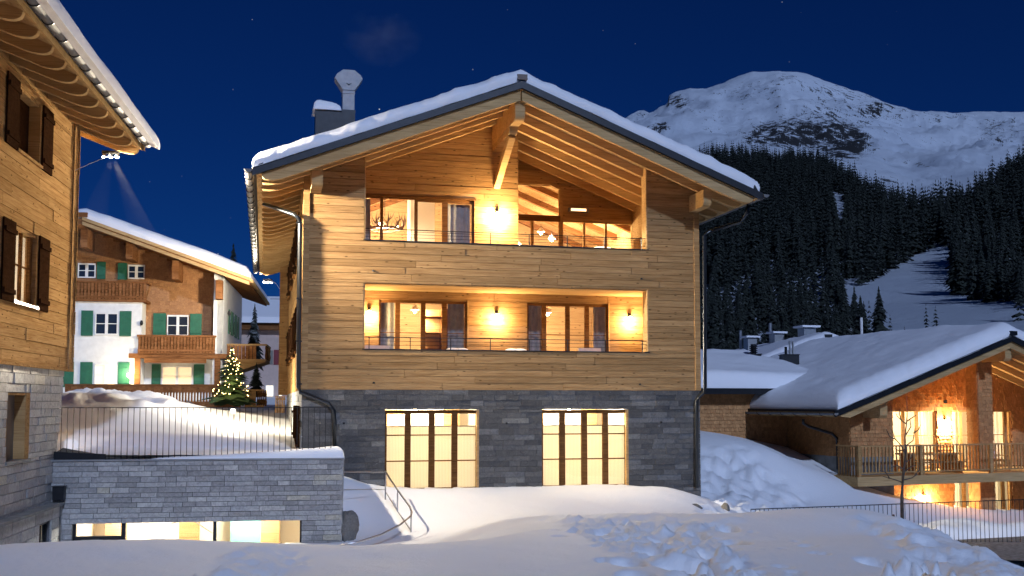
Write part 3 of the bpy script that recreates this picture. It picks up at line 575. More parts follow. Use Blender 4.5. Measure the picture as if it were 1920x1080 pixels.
def roofsnow(x0, x1, y0, y1, topfn, thick, label, frame=None, stepx=.09, stepy=.16, r=.32, seed=1, lump=.10):
    xs = np.concatenate([[x0, x0+.02, x0+.05], np.arange(x0+.1, x1-.08, stepx), [x1-.05, x1-.02, x1]]); ys = np.concatenate([[y0, y0+.02, y0+.05], np.arange(y0+.1, y0+1.2, .06), np.arange(y0+1.2, y1, stepy), [y1-.02, y1]])
    Xg, Yg = np.meshgrid(xs, ys); dx = np.minimum(Xg-x0, x1-Xg); dy = np.minimum(Yg-y0, y1-Yg); d = np.clip(np.minimum(dx, dy), 0, r)/r; k = np.sqrt(np.clip(1-(1-d)**2, 0, 1))
    n = fbm(Xg*.7, Yg*.5, 4, seed)-.5; h = thick*(1+.3*n+.10*(fbm(Xg*2.1, Yg*1.7, 3, seed+40)-.5))*k
    dyf = Yg-y0; lumps = lump*(.5*vnoise(Xg*2.2, Yg*3+3, seed+9)+.5*vnoise(Xg*5.2, Yg*5, seed+10)-.62)*np.exp(-((dyf-.12)/.16)**2); h = h+lumps*k
    Yo = Yg-np.where(dyf < .5, (.11*vnoise(Xg*2.2, Yg*0+2, seed+5)+.07*vnoise(Xg*5.0, Yg*6+2, seed+6))*(1-dyf/.5)*(k > .01), 0)
    bt = np.vectorize(topfn)(Xg)+.03; xo = Xg+np.where(Xg < x0+.5, -.07*k*(1-(Xg-x0)/.5), 0)+np.where(Xg > x1-.5, .07*k*(1-(x1-Xg)/.5), 0)
    o = gridmesh('roof_snow', xo, Yo, bt+np.maximum(h, .004), M['snow_roof'], bt-.0)
    if frame: o.location = frame.o; o.rotation_euler = (0, 0, frame.rz)
    return tag(o, label, 'snow')
roofsnow(-1.5, 13.9, -1.6, 22.0, zt, .47, 'thick lumpy snow layer on the big timber chalet roof', seed=3, lump=.2)
# chimney of the main chalet
a = hY(592, 205, 5.0); b = hY(666, 205, 5.0)
ch_ = thing('chimney', 'black boxed chimney with a hexagonal steel cowl on the big chalet roof', 'chimney', (a[0], 5.0, 9.5))
wd = b[0]-a[0]; zb = a[2]-9.5; MB().box(0, wd, 0, .9, 0, zb).build('casing', M['dark'], ch_); MB().box(wd*.62, wd+.02, .1, .7, zb, zb+.09).build('flue_collar', M['dark'], ch_)
f0 = hY(643, 170, 5.1)[0]-a[0]; f1 = hY(665, 170, 5.1)[0]-a[0]; zf = hY(650, 168, 5.1)[2]-9.5; cxx = (f0+f1)/2
MB().box(f0, f1, .15, .6, zb+.09, zf).build('flue', M['galv'], ch_); MB().box(f0-.02, f1+.02, .13, .62, zf-.12, zf-.08).build('flue_band', M['galv'], ch_)
hx = MB(); pr = [(f0, zf), (f1, zf), (cxx+.48, zf+.42), (cxx+.42, zf+.55), (cxx+.2, zf+.72), (cxx-.2, zf+.72), (cxx-.42, zf+.55), (cxx-.48, zf+.42)]
hx.prism(pr, .12, .62); hx.build('cowl', M['galv'], ch_)
MB().prism([(cxx-.1, zf+.24), (cxx, zf+.16), (cxx+.1, zf+.24), (cxx, zf+.21)], .1, .121).build('cowl_slot', M['dark'], ch_)
xs = np.linspace(-.1, wd*.66, 22); ys = np.linspace(-.08, .98, 16); Xg, Yg = np.meshgrid(xs, ys); dd = np.clip(np.minimum(np.minimum(Xg+.1, (wd*.66-Xg)*.7), np.minimum(Yg+.08, .98-Yg))/.3, 0, 1); hh = .42*np.sqrt(1-(1-dd)**2)*(1-.45*np.clip(Xg/wd, 0, 1))
o = gridmesh('chimney_snow', Xg, Yg, zb+.003+hh, M['snow_roof'], np.full_like(Xg, zb+.002)); o.location = (a[0], 5.0, 9.5); tag(o, 'rounded snow cap on the black boxed chimney', 'snow')
# ================================================================== LEFT CHALET (own axes: e to the east wall's outside, s along the wall)
LF = Frame((-5.936, -2.42, 0), 4.61)
left = thing('neighbour_chalet', 'tall timber and stone chalet with brown shutters and curved rafter ends, lit by floodlight', 'chalet', LF.o, LF.rz)
def st_end(z): return -.62-.24*max(0, 3.5-z)
lwin = [(-4.95, -3.2, 8.09, 9.5), (-4.93, -3.19, 4.83, 6.45)]; bwin = (-4.98, -3.40, 1.40, 2.86)
mb = MB(); core(mb, -16, -.02, 3.5, 10.0, -.3, -.04, lwin, 'x'); mb.box(-10, -.3, -.25, -.02, 3.5, 10.0)
lw_ = mb.build('timber_wall', M['plank_l'], left)
pieces(lw_, 'plank', M['plank_l'], -9.5, -.02, 3.5, 9.95, 0, lwin, h=.27, seg=(2.2, 4.5), orient='+x', jit=.014)
MB().box(-.18, .035, -.36, .02, 3.46, 9.9).build('corner_post', M['plank'], left)
for z in rowsplit(3.5, 9.8, .3)[:-1]: MB().box(-.1, .05+random.uniform(0, .02), .02, .05, z, z+.292).build('board_end', M['plank_l'], left)
mb = MB(); core(mb, -16, -2.2, -2.2, 3.5, -.4, -.04, [bwin], 'x'); mb.prism([(-2.2, -2.2), (st_end(-2.2), -2.2), (st_end(3.5), 3.5), (-2.2, 3.5)], -.4, -.04, 'x'); mb.prism([(-8, -2), (-.6, -2), (-.6, 3.5), (-8, 3.5)], -1.9, -1.7)
lb_ = mb.build('stone_base', M['mortar_l'], left)
pieces(lb_, 'stone', M['stone_l'], -8.5, -.6, -.9, 3.47, 0, [bwin], h=.2, seg=(.3, .9), dep=.05, jit=.02, rough=.008, orient='+x', x1fn=st_end, rowj=.12)
MB().box(-.06, .07, -16, -.0, 3.44, 3.505).build('drip_board', M['plank_l'], left)
# lower plinth with ledge and teal window
pl = (-3.3, -2.35, -.75, -.1)
mb = MB(); core(mb, -16, -1.48, -2.2, .2, .0, .22, [pl], 'x'); pl_ = mb.build('plinth', M['mortar_l'], left)
pieces(pl_, 'stone', M['stone_l'], -8.5, -1.47, -1.0, .19, .26, [pl], h=.23, seg=(.4, 1.1), dep=.05, jit=.01, rough=.005, orient='+x')
MB().box(-.05, .33, -16, -1.45, .19, .25).build('coping', M['concrete'], left)
f = MB().box(.1, .16, -3.3, -3.24, -.75, -.1).box(.1, .16, -2.41, -2.35, -.75, -.1).box(.1, .16, -2.82, -2.76, -.75, -.1).box(.1, .16, -3.3, -2.35, -.16, -.1).build('cellar_window', M['dark'], left)
MB().box(.04, .05, -3.3, -2.35, -.8, -.1).build('cellar_blind', M['teal'], f); MB().box(.12, .126, -3.28, -2.37, -.75, -.12).build('pane', M['glass'], f)
# windows and shutters
for i, (a, b, c, d) in enumerate(lwin):
    f = MB().box(-.3, -.02, a, a+.06, c, d).box(-.3, .012, b-.1, b, c, d).box(-.3, -.02, a, b, d-.06, d).build('window', M['frame_l'], left)
    if i == 0: MB().box(-.26, -.24, a+.02, b-.1, c, d-.05).build('roller_shutter', M['shutter'], f)
    else:
        MB().box(-.14, -.08, a+.06, a+.14, c, d-.06).box(-.14, -.08, (a+b)/2-.05, (a+b)/2+.05, c, d-.06).box(-.14, -.08, b-.3, b-.1, c, d-.06).box(-.13, -.09, a+.1, b-.1, (c+d)/2, (c+d)/2+.03).build('casement', M['frame'], f)
        MB().box(-.115, -.11, a+.05, b-.1, c+.03, d-.06).build('pane', M['glass'], f); MB().box(-.24, -.235, a, b, c, d).build('net_curtain', M['sheer'], f)
        room_ = MB().box(-2.5, -.5, a-.5, b+.5, c-.5, d+.4)
    MB().box(-.1, .07, a-.02, b+.02, c-.06, c).build('sill', M['dark'] if i else M['frame_l'], f)
    for y0, y1 in ((a-.78, a), (b+.02, b+.80)):
        sh = MB().box(.02, .06, y0, y1, c-.06, d+.03).build('shutter', M['shutter'], left)
        for zz in (c+.1, d-.25): MB().box(.06, .1, y0+.02, y1-.02, zz, zz+.1).build('batten', M['shutter'], sh)
tl = thing('table_lamp', 'lamp inside the neighbour chalet window', 'lamp', LF.wld((-1.2, -4.1, 4.6)), 0); MB().lathe([(.08, 0), (.02, .05), (.02, .5), (.12, .5), (.08, .75)]).build('stand', M['linen'], tl); lamp('lamp_light', tl, (0, 0, 1.0), 500, (1, .9, .75), .15)
f = MB().box(-.3, -.01, bwin[0], bwin[0]+.05, bwin[2], bwin[3]).box(-.3, .005, bwin[1]-.32, bwin[1], bwin[2], bwin[3]).box(-.3, -.01, bwin[0], bwin[1], bwin[3]-.05, bwin[3]).build('window', M['frame_l'], left)
MB().box(-.25, -.23, bwin[0], bwin[1], bwin[2], bwin[3]).build('roller_shutter', plain('taupe_shutter', (.13, .105, .085), .6, nz=.1), f); MB().box(-.1, .05, bwin[0]-.05, bwin[1]+.05, bwin[2]-.06, bwin[2]).build('sill', M['concrete'], f)
# left roof: local e (x), s (y); eave at e=1.5
def zl(x): return 10.26-SL*(x+0)
rl = MB().prism([(-7, zl(-7)-.02), (1.42, zl(1.42)-.02), (1.42, zl(1.42)-.18), (-7, zl(-7)-.18)], -16, 1.0).build('roof', M['beam'], left)
def raf2(dep):
    x1 = 1.36; g = lambda x: zl(x)-.18; p = [(-4, g(-4)), (x1, g(x1))]
    for q in range(0, 9): a = q/8*math.pi/2; p.append((x1-.01-.52*(1-math.cos(a)), g(x1)-.03-(dep-.03)*math.sin(a)+SL*.52*(1-math.cos(a))))
    p.append((-4, g(-4)-dep)); return p
r0 = None
for k in range(13):
    y = .87-.92*k
    if r0 is None: r0 = MB().prism(raf2(.29), 0, .13).build('rafter', M['beam'], rl, (0, y, 0))
    else: c = r0.copy(); col.objects.link(c); c.parent = rl; c.location = (0, y, 0)
MB().prism([(-7, zl(-7)+.02), (1.5, zl(1.5)+.02), (1.5, zl(1.5)-.16), (-7, zl(-7)-.16)], 1.001, 1.05).build('verge_fascia', M['beam'], rl)
gutter(left, 1.56, zl(1.5)+.06, -14, 1.12, 1, .92, .115)
roofsnow(-6.5, 1.9, -15, .98, zl, .46, 'smooth snow layer on the neighbour chalet roof above the gutter', LF, seed=12, lump=.03)
MB().tube([(0, -.35, 8.6), (.45, .3, 9.05), (.7, .9, 9.36)], .008, 5).build('lamp_cable', M['towel'], left)
def floods(frame, p, label, beams):
    t = thing('flood_light', label, 'lamp', frame.wld(p) if frame else p, frame.rz if frame else 0, 'flood light clusters under the eaves')
    MB().box(-.22, .22, -.05, .05, .06, .14).build('bracket', M['steel'], t)
    for k, (tg, wt, sp, bl) in enumerate(beams):
        x = (-.17, 0, .17)[k]; MB().lathe([(.03, .1), (.055, .04), (.065, -.03), (.06, -.03)], (x, 0, 0), 10).build('housing', M['chrome'], t)
        MB().lathe([(.005, -.055), (.05, -.035), (.05, -.02), (.005, -.01)], (x, 0, 0), 10).build('bulb', M['bulbw'], t)
        w_ = np.array(tg, float); q = (frame.loc(w_)-np.array(p)) if frame else w_-np.array(p); lamp('flood_beam', t, (x, 0, -.09), wt*FLOOD, (1, .85, .63), .22, 'SPOT', q, sp, bl)
    return t
floods(LF, (.62, .98, 9.33), 'cluster of three lit floodlights under the neighbour chalet eave', [((11.0, -.4, 6.0), 25000, 58, 1.0), ((4.5, -3.0, 0), 8500, 46, 1.0), ((5.5, -15, .5), 3600, 70, 1.0)])
floods(None, (-1.0, 21.2, 8.55), 'cluster of three lit floodlights under the rear eave of the big chalet', [((-6.5, -6, 7.8), 190000, 21, .6), ((-7, 6, 1), 5000, 80, .9), ((-9, 29, 8.5), 3800, 105, .9)])
def beam_haze(p0, p1, r0, r1, lab):
    p0 = np.array(p0, float); p1 = np.array(p1, float); o = MB().tube([(0, 0, 0), p1-p0], [r0, r1], 16).build('light_haze', None, None, p0); tag(o, lab, 'haze', kind='stuff'); o.data.materials.append(M['haze'])
m, t, b = newmat('frosty_air'); t.nodes.remove(b); pv = nd(t, 'VolumePrincipled', Density=.006); pv.inputs['Color'].default_value = (.8, .88, 1, 1); L(t, pv.outputs[0], t.nodes['Material Output'].inputs['Volume']); M['haze'] = m
MB().tube([(-.95, 21.1, 8.7), (-.6, 20.9, 8.45), (-.42, 20.6, 8.15)], .008, 5).build('lamp_cable', M['towel'], house)
lp = LF.wld((.62, .98, 9.2))
beam_haze(lp, lp+np.array([-.6, .0, -2.6]), .05, .55, 'pale beam of frosty air straight under the neighbour chalet floodlights'); beam_haze(lp+np.array([.1, 0, 0]), lp+np.array([1.0, .1, -2.3]), .05, .4, 'slanting beam of frosty air under the neighbour chalet floodlights')
# ================================================================== TERRACE WALL between the chalets (left chalet's axes)
ter = thing('terrace_wall', 'grey stone clad terrace wall with a lit basement window strip', 'wall', LF.wld((0, -1.47, 0)), LF.rz)
TL = 6.95; tw = (.5, 5.96, -.95, -.26)
mb = MB(); core(mb, -.1, TL-.03, -2.2, 1.24, .04, .45, [tw]); mb.box(TL-.45, TL-.035, .45, 4.2, -2.2, 1.24)
tb = mb.build('wall_core', M['mortar_l'], ter)
pieces(tb, 'stone', M['stone_l'], .02, TL, -1.05, 1.22, 0, [tw], h=.128, seg=(.24, .72), dep=.05, jit=.022, rough=.007, rowj=.15)
pieces(tb, 'stone', M['stone_l'], .0, 3.8, -1.0, 1.22, TL, [], h=.2, seg=(.4, 1), dep=.05, jit=.02, rough=.007, orient='+x')
MB().box(-.02, TL+.05, -.04, .5, 1.222, 1.262).build('coping', M['zinc'], ter)
f = MB().box(tw[0], tw[0]+.07, .1, .2, tw[2], tw[3]).box(1.62, 1.72, .1, .2, tw[2], tw[3]).box(3.80, 3.88, .1, .2, tw[2], tw[3]).box(tw[1]-.05, tw[1], .1, .2, tw[2], tw[3]).box(tw[0], tw[1], .1, .2, tw[3]-.035, tw[3]).box(tw[0], 1.7, .09, .2, -.75, -.6).build('basement_window', M['dark'], ter)
for a, b in ((.57, 1.62), (1.72, 3.8), (3.88, 5.91)): MB().box(a, b, .14, .146, tw[2], tw[3]-.03).build('pane', M['glass'], f)
room(ter, .3, 6.3, .46, 3.2, -2.1, 0.1, 'plaster', 'plaster')
for x, m_ in ((.7, 'interior'), (2.6, 'frame_l'), (3.95, 'teal'), (4.75, 'frame_l')): MB().box(x, x+(.5 if m_ != 'teal' else .8), 2.6, 2.9, -2.1, 0).build('cupboard', M[m_], ter)
MB().tube([(2.55, 1.6, -.5), (3.0, 1.6, -.35), (3.6, 1.6, -.75)], .02, 6).build('stair_rail', M['chrome'], ter)
for x, wv_, lab in ((1.7, 260, 'strip lamp inside the basement behind the narrow window pane'), (4.4, 320, 'strip lamp inside the basement beside the teal cupboard')):
    t = thing('ceiling_lamp', lab, 'lamp', LF.wld((x, .4, .08)), LF.rz); MB().box(-.4, .4, -.05, .05, -.05, .01).build('tube', emit('lit_tube', (1, .95, .85), 8), t); lamp('lamp_light', t, (0, 0, -.25), wv_, (1, .93, .8), .2)
t = thing('letter_box', 'dark grey metal box on a pole in the corner of the stone walls', 'box', LF.wld((.23, -1.66, 0)), LF.rz); MB().box(-.13, .13, -.1, .1, .32, .63).build('casing', M['dark'], t); MB().box(-.15, .15, -.12, .12, .63, .65).build('lid', M['dark'], t); MB().box(-.04, .04, -.03, .05, -1.2, .32).build('pole', M['pipe'], t)
t = thing('planter_box', 'dark sheet metal planter edge filled with gravel beside the railing', 'planter', LF.wld((.02, -1.42, 1.26)), LF.rz); MB().add([(0,0,0),(1.2,0,0),(1.2,0,.13),(0,0,.2),(0,.05,0),(1.2,.05,0),(1.2,.05,.13),(0,.05,.2)], [(0,1,2,3),(7,6,5,4),(3,2,6,7),(0,4,5,1),(1,5,6,2),(0,3,7,4)]).build('edge', M['dark'], t)
MB().add([(.0,.05,.16),(1.2,.05,.1),(.3,.8,.2),(0,.8,.26)], [(0,1,2,3)]).build('gravel_fill', M['gravel'], t)
# railing of bars
fr = thing('bar_railing', 'dark steel railing of thin vertical bars on the terrace wall', 'railing', LF.wld((0, -1.40, 0)), LF.rz)
MB().box(.16, 6.66, -.008, .008, 2.515, 2.535).build('top_rail', M['steel'], fr); b0 = None; MB().box(.16, 6.66, -.006, .006, 1.33, 1.345).build('bottom_rail', M['steel'], fr)
for i in range(47):
    x = .17+i*.141
    if b0 is None: b0 = MB().box(-.008, .008, -.006, .006, 1.26, 2.52).build('bar', M['steel'], fr, (x, 0, 0))
    else: c = b0.copy(); col.objects.link(c); c.parent = fr; c.location = (x, 0, 0)
# ================================================================== TERRAIN
RO = Frame(hT(1594, 800, 40.5)*np.array([1, 1, 0]), -8.0)
OO = Frame(hT(405, 700, 57.0)*np.array([1, 1, 0]), 4.0)
cp = []
def C(px, py, t): u = (px-CX)/F*t; cp.append((u, t, CAM[2]-(py-HOR)/F*t))
def CZ(px, t, z): cp.append(((px-CX)/F*t, t, z))
for a in [(0,1018,13.5),(150,1009,13.5),(300,1008,13.5),(450,1012,13.5),(560,1019,13.3),(630,1030,13),(690,1042,12.8),(760,1030,13),(850,1020,13.5),(930,1006,14.5),(1000,990,16),(1100,962,19.5),(1200,960,19.8),(1300,960,19.6),(1450,963,19),(1600,969,18.5),(1680,976,17.6),(1740,994,16.6),(1800,1018,15.3),(1920,1056,13.3),(2100,1100,11),
          (767,922,31.0),(900,918,31.5),(722,930,30.4),(1050,914,32.0),(1180,911,32.4),(1250,912,31.4),(1100,917,31),(1100,936,29.2),(1250,938,29.0),(1000,940,29),(1000,960,26.5),(1150,966,26.8),(1300,966,26.8),(1340,940,30.5),(1372,964,30),
          (660,942,29.2),(672,985,28),(690,1015,26.3),(771,998,27),(745,962,28.7),(850,960,28.5),(810,1008,25.2),(900,984,25),(950,972,24.3),(1010,966,22.5),(640,1030,25.5),
          (1330,838,38),(1440,843,39),(1400,890,36.5),(1340,955,32.5),(1430,945,34.5),(1500,930,37),(1560,915,38.2),(1520,880,39.2),(1600,940,37.5),(1680,962,37.5),(1480,862,40.0)]: C(*a)
for px in (-300, 0, 400, 800, 1200, 1600): CZ(px, 6.5, .92); CZ(px, 10, .93)

for px in (1000, 1150, 1300, 1450, 1600): CZ(px, 13, .86); CZ(px, 15.5, .76)
for px in (1700, 1800, 1900): CZ(px, 11.5, .84)
for px in (0, 200, 400): CZ(px, 12, .9)
CZ(1920, 9, .9); CZ(2200, 8, .85)
for px, t, z in [(0,18,-.3),(300,18,-.3),(500,18,-.35),(650,18,-.3),(720,17,.05),(800,18,-.1),(0,22,-.9),(300,22,-.95),(550,22,-1.0),(300,25,-1.05),(100,24,-1),(700,22,-.75),(850,19,.1),(850,22,-.35),(1150,23,.12),(1300,23,.05),(1450,22.5,.05),(1600,21,.1),(1700,20,-.3),(1800,18.5,-.6),(1920,17,-.7),(2100,15,-.8),(1500,28,-1.0),(1650,28,-1.3),(1750,26,-1.45),(1850,25,-1.55),(1920,30,-1.6),(2100,30,-1.7),(1750,33,-1.55),(1850,36,-1.9),(1760,38,-2.1),(1920,40,-2.2),(2100,40,-2.3),
                 (120,28,1.35),(300,29,1.38),(500,30,1.4),(125,34,1.85),(300,33,1.75),(430,33,1.5),(545,34,1.42),(120,40,2.95),(250,41,2.9),(330,41.5,2.72),(420,40,2.0),(530,42,1.7),(100,50,2.6),(250,50,2.6),(400,50,2.3),(500,55,2.2),(300,60,2.6),(-200,35,2),(-200,50,3),(150,75,3),(500,75,3),(500,100,3),(100,100,4),(1400,50,1.5),(1400,60,2),(1600,55,1),(1900,60,0),(1500,90,4),(1900,90,3),(2200,60,-1),(900,60,1.5),(900,100,3)]: CZ(px, t, z)
cp = np.array(cp); q_ = np.stack([cp[:, 0]/cp[:, 1]*12, np.log(cp[:, 1])*12], -1)
def Uf(r): return np.where(r > 0, r*r*np.log(np.maximum(r, 1e-9)), 0)
n_ = len(cp); Am = np.zeros((n_+3, n_+3)); dd = np.sqrt(((q_[:, None]-q_[None])**2).sum(-1)); Am[:n_, :n_] = Uf(dd)+np.eye(n_)*.02; Am[:n_, n_] = 1; Am[:n_, n_+1:] = q_; Am[n_:, :n_] = Am[:n_, n_:].T
sol = np.linalg.solve(Am, np.concatenate([cp[:, 2], [0, 0, 0]]))
def tps(u, t):
    a = u/t*12; b = np.log(t)*12; z = sol[n_]+sol[n_+1]*a+sol[n_+2]*b
    for i in range(n_): z = z+sol[i]*Uf(np.sqrt((a-q_[i, 0])**2+(b-q_[i, 1])**2))
    return z
an = np.linspace(-.86, .82, 700); tt = np.exp(np.linspace(math.log(4), math.log(125), 560)); Ag, Tg = np.meshgrid(an, tt); Ug = Ag*Tg
Zg = tps(Ug, Tg); Xw = CAM[0]+Ug*math.cos(PSI)+Tg*math.sin(PSI); Yw = CAM[1]-Ug*math.sin(PSI)+Tg*math.cos(PSI)
PXg = CX+F*Ag; PYg = HOR+(CAM[2]-Zg)*F/Tg
def blob(px, py, rx, ry): return np.exp(-(((PXg-px)/rx)**2+((PYg-py)/ry)**2))
# soft undulation, trampled zones, boot holes
Zg += .05*(fbm(Xw*.5, Yw*.5, 4, 2)-.5)+.03*(fbm(Xw*2.2+Yw*.6, Yw*1.0, 4, 8)-.5)+.012*(fbm(Xw*7, Yw*5, 3, 18)-.5)
near = (Tg < 21)
def polymask(poly, soft=14):
    P = np.array(poly, float); m = np.zeros_like(PXg, bool); x, y = PXg, PYg; j = len(P)-1
    for i in range(len(P)): c = ((P[i, 1] > y) != (P[j, 1] > y)) & (x < (P[j, 0]-P[i, 0])*(y-P[i, 1])/(P[j, 1]-P[i, 1]+1e-9)+P[i, 0]); m ^= c; j = i
    mm = m.astype(float)
    for _ in range(soft): mm = (mm+np.roll(mm, 1, 0)+np.roll(mm, -1, 0)+np.roll(mm, 1, 1)+np.roll(mm, -1, 1))/5
    return mm
rough_ = polymask([(1575, 962), (1650, 968), (1700, 975), (1760, 995), (1960, 1050), (1960, 1150), (1640, 1150), (1700, 1050), (1640, 1000)])*near
ch1 = fbm(Xw*2.2, Yw*2.0, 5, 21); ch2 = fbm(Xw*6, Yw*5, 4, 33)
Zg += rough_*(.42*(ch1-.5)-.02+.10*(ch2-.5))
mid = polymask([(1010, 962), (1390, 962), (1400, 985), (1310, 1000), (1390, 1030), (1420, 1100), (1240, 1100), (1260, 1050), (1150, 1030), (1080, 990)])*near
Zg += mid*(.17*(fbm(Xw*2.6, Yw*2.2, 5, 51)-.5)+.06*(ch2-.5))
lf = polymask([(360, 1100), (430, 1040), (480, 1018), (560, 1022), (590, 1045), (560, 1100)])*near
Zg += lf*(.26*(fbm(Xw*2.8, Yw*2.4, 5, 61)-.5)+.06*(ch2-.5))
slope_r = polymask([(1316, 838), (1400, 836), (1440, 870), (1500, 930), (1530, 975), (1316, 975)])*(Tg > 28)
Zg += slope_r*(.14*(fbm(Xw*2.2, Yw*2.2, 5, 71)-.5)+.10*(ch2-.5))
pile = polymask([(120, 734), (330, 742), (330, 760), (120, 758)], 20)*(Tg > 35)*(Tg < 48); Zg += pile*(.9*(fbm(Xw*1.1, Yw*1.0, 5, 81)-.42))
lt_ = np.log(tt); dl = lt_[1]-lt_[0]; da = an[1]-an[0]
def stamp(px, t_, rx, ry, h, pw=2.0, ang=0.0):
    a0 = (px-CX)/F; i0 = int((math.log(t_)-lt_[0])/dl); j0 = int((a0-an[0])/da); R_ = max(rx, ry)*1.7; ni = int(R_/t_/dl)+2; nj = int(R_/t_/da)+2
    i1, i2, j1, j2 = max(0, i0-ni), min(len(tt), i0+ni), max(0, j0-nj), min(len(an), j0+nj)
    if i2 <= i1 or j2 <= j1: return
    du = Ug[i1:i2, j1:j2]-a0*t_; dt = Tg[i1:i2, j1:j2]-t_; c_, s_ = math.cos(ang), math.sin(ang); q = np.sqrt(((du*c_+dt*s_)/rx)**2+((dt*c_-du*s_)/ry)**2)
    Zg[i1:i2, j1:j2] += h*np.exp(-q**pw)
rz_ = random.Random(11)
def tz(px, py):
    j = min(max(int(((px-CX)/F-an[0])/da), 0), len(an)-1); ok = np.where(PYg[:, j] > py)[0]; return tt[ok[-1]] if len(ok) else 10
def clods(poly, n, hmin, hmax, rmin, rmax):
    xs_ = [p[0] for p in poly]; ys_ = [p[1] for p in poly]
    for _ in range(n):
        px, py = rz_.uniform(min(xs_), max(xs_)), rz_.uniform(min(ys_), max(ys_))
        if inpoly(px, py, poly): r_ = rz_.uniform(rmin, rmax); stamp(px, tz(px, py), r_, r_*rz_.uniform(.6, 1.3), rz_.uniform(hmin, hmax)*r_, 5.0, rz_.uniform(0, 3))
def inpoly(x, y, P):
    c = False; j = len(P)-1
    for i in range(len(P)):
        if (P[i][1] > y) != (P[j][1] > y) and x < (P[j][0]-P[i][0])*(y-P[i][1])/(P[j][1]-P[i][1])+P[i][0]: c = not c
        j = i
    return c
ZR = [(1575, 960), (1650, 966), (1700, 972), (1760, 992), (1960, 1048), (1960, 1110), (1640, 1110), (1700, 1050), (1640, 1000)]
clods(ZR, 1500, -1.0, .9, .05, .17); clods(ZR, 1600, .3, 1.2, .02, .05)
ZM = [(1000, 962), (1390, 960), (1400, 985), (1320, 1000), (1390, 1030), (1420, 1100), (1240, 1100), (1260, 1050), (1150, 1030), (1060, 985)]
clods(ZM, 420, -1.0, .75, .05, .13); clods(ZM, 900, .3, 1.2, .02, .05)
ZA = [(960, 965), (1570, 962), (1560, 1000), (1480, 1090), (1180, 1090), (1100, 1030)]; clods(ZA, 90, -1.1, -.5, .06, .13); clods(ZA, 160, .2, .6, .015, .035)
ZLf = [(350, 1100), (430, 1040), (480, 1014), (570, 1018), (600, 1045), (560, 1100)]
clods(ZLf, 110, -1.0, .8, .045, .13); clods(ZLf, 260, .3, 1.2, .018, .045)
ZS = [(1316, 838), (1400, 836), (1440, 870), (1500, 930), (1530, 975), (1316, 975)]
for _ in range(1800):
    px, py = rz_.uniform(1316, 1530), rz_.uniform(838, 965)
    if inpoly(px, py, ZS):
        j = int(((px-CX)/F-an[0])/da); ok = np.where((PYg[:, j] > py) & (tt > 28) & (tt < 40))[0]
        if len(ok): r_ = rz_.uniform(.06, .17); stamp(px, tt[ok[-1]], r_*1.5, r_, rz_.uniform(-.7, .6)*r_, 3.0)
for px, py, s_, an0 in [(500,1034,1,.3),(546,1036,1.1,.5),(620,1056,1.2,.2),(585,1078,1,0),(465,1068,1.3,.2),(418,1076,1.1,0),(1175,1048,1,.1),(1290,1056,1.5,.4),(1325,1032,1.1,0),(1240,1008,1,.2),(1130,992,.9,.1),(1360,988,.8,0),(1300,998,.8,.3),(1372,1012,.9,.2),(1190,1074,1,0),(1332,970,.7,0),(1430,975,.7,0),(1230,1030,.9,.1),(1655,1012,1,.3),(1640,1048,1,.2),(1705,1062,1.2,0),(670,1052,.6,.2),(640,1070,.8,.4)]:
    t_ = tz(px, py); stamp(px, t_, .17*s_, .32*s_, -.32*s_, 5.0, an0); stamp(px-20*s_, t_+.1, .10, .16, .05, 2.5, an0)
# house, terrace and room cut-outs
def sm(a, b, x): k = np.clip((x-a)/(b-a), 0, 1); return k*k*(3-2*k)
inm = sm(.1, .3, Xw)*sm(.1, .3, Yw)*sm(.1, .3, 12.4-Xw)*sm(.1, .3, 20.4-Yw); Zg = Zg*(1-inm)+(-.6)*inm
le = (Xw-LF.o[0])*LF.e[0]+(Yw-LF.o[1])*LF.e[1]; ls = (Xw-LF.o[0])*LF.d[0]+(Yw-LF.o[1])*LF.d[1]
deck = 1.32+.10*fbm(le*.8, ls*.8, 3, 91); kk = sm(.6, 3.4, ls); Zd = deck*(1-kk)+Zg*kk
Zpre = Zg.copy(); Zg = np.where((le > -.3) & (le < TL-.1) & (ls > 1.9) & (ls < 3.4), Zd-.01, np.where((ls <= 1.9) & (ls > -1.35) & (le > -.6) & (le < TL-.12), -2.25, np.where((ls <= -1.3) & (ls > -2.3) & (le > -.6) & (le < TL+.1), np.minimum(Zg, -.85), Zg)))
re = (Xw-RO.o[0])*RO.e[0]+(Yw-RO.o[1])*RO.e[1]; rs = (Xw-RO.o[0])*RO.d[0]+(Yw-RO.o[1])*RO.d[1]
Zg = np.where((re > 2.0) & (rs > .2) & (rs < 12), -2.4, Zg); Zg = np.where((re > .25) & (rs > .25) & (rs < 12), np.minimum(Zg, -.3), Zg)
# gravel road cut at the right, then the sheet
ground = gridmesh('snow_ground', Xw, Yw, Zg, M['snow']); tag(ground, kind='structure')
gx, gy = np.meshgrid(np.linspace(-.2, TL-.12, 110), np.linspace(-1.2, 2.7, 70)); zz_ = np.zeros_like(gx)
for a_ in range(gx.shape[0]):
    for b_ in range(gx.shape[1]):
        wx, wy, _ = LF.wld((gx[a_, b_], gy[a_, b_], 0)); dx, dy = wx-CAM[0], wy-CAM[1]; t_ = dx*math.sin(PSI)+dy*math.cos(PSI); u_ = dx*math.cos(PSI)-dy*math.sin(PSI); zz_[a_, b_] = Zpre[min(int((math.log(t_)-lt_[0])/dl), len(tt)-1), min(int((u_/t_-an[0])/da), len(an)-1)]
k2 = sm(.6, 3.4, gy); zz_ = (1.325+.10*fbm(gx*.8, gy*.8, 3, 91))*(1-k2)+zz_*k2
ts_ = gridmesh('terrace_snow', gx, gy, zz_, M['snow']); ts_.location = LF.o; ts_.rotation_euler = (0, 0, LF.rz); tag(ts_, kind='structure')
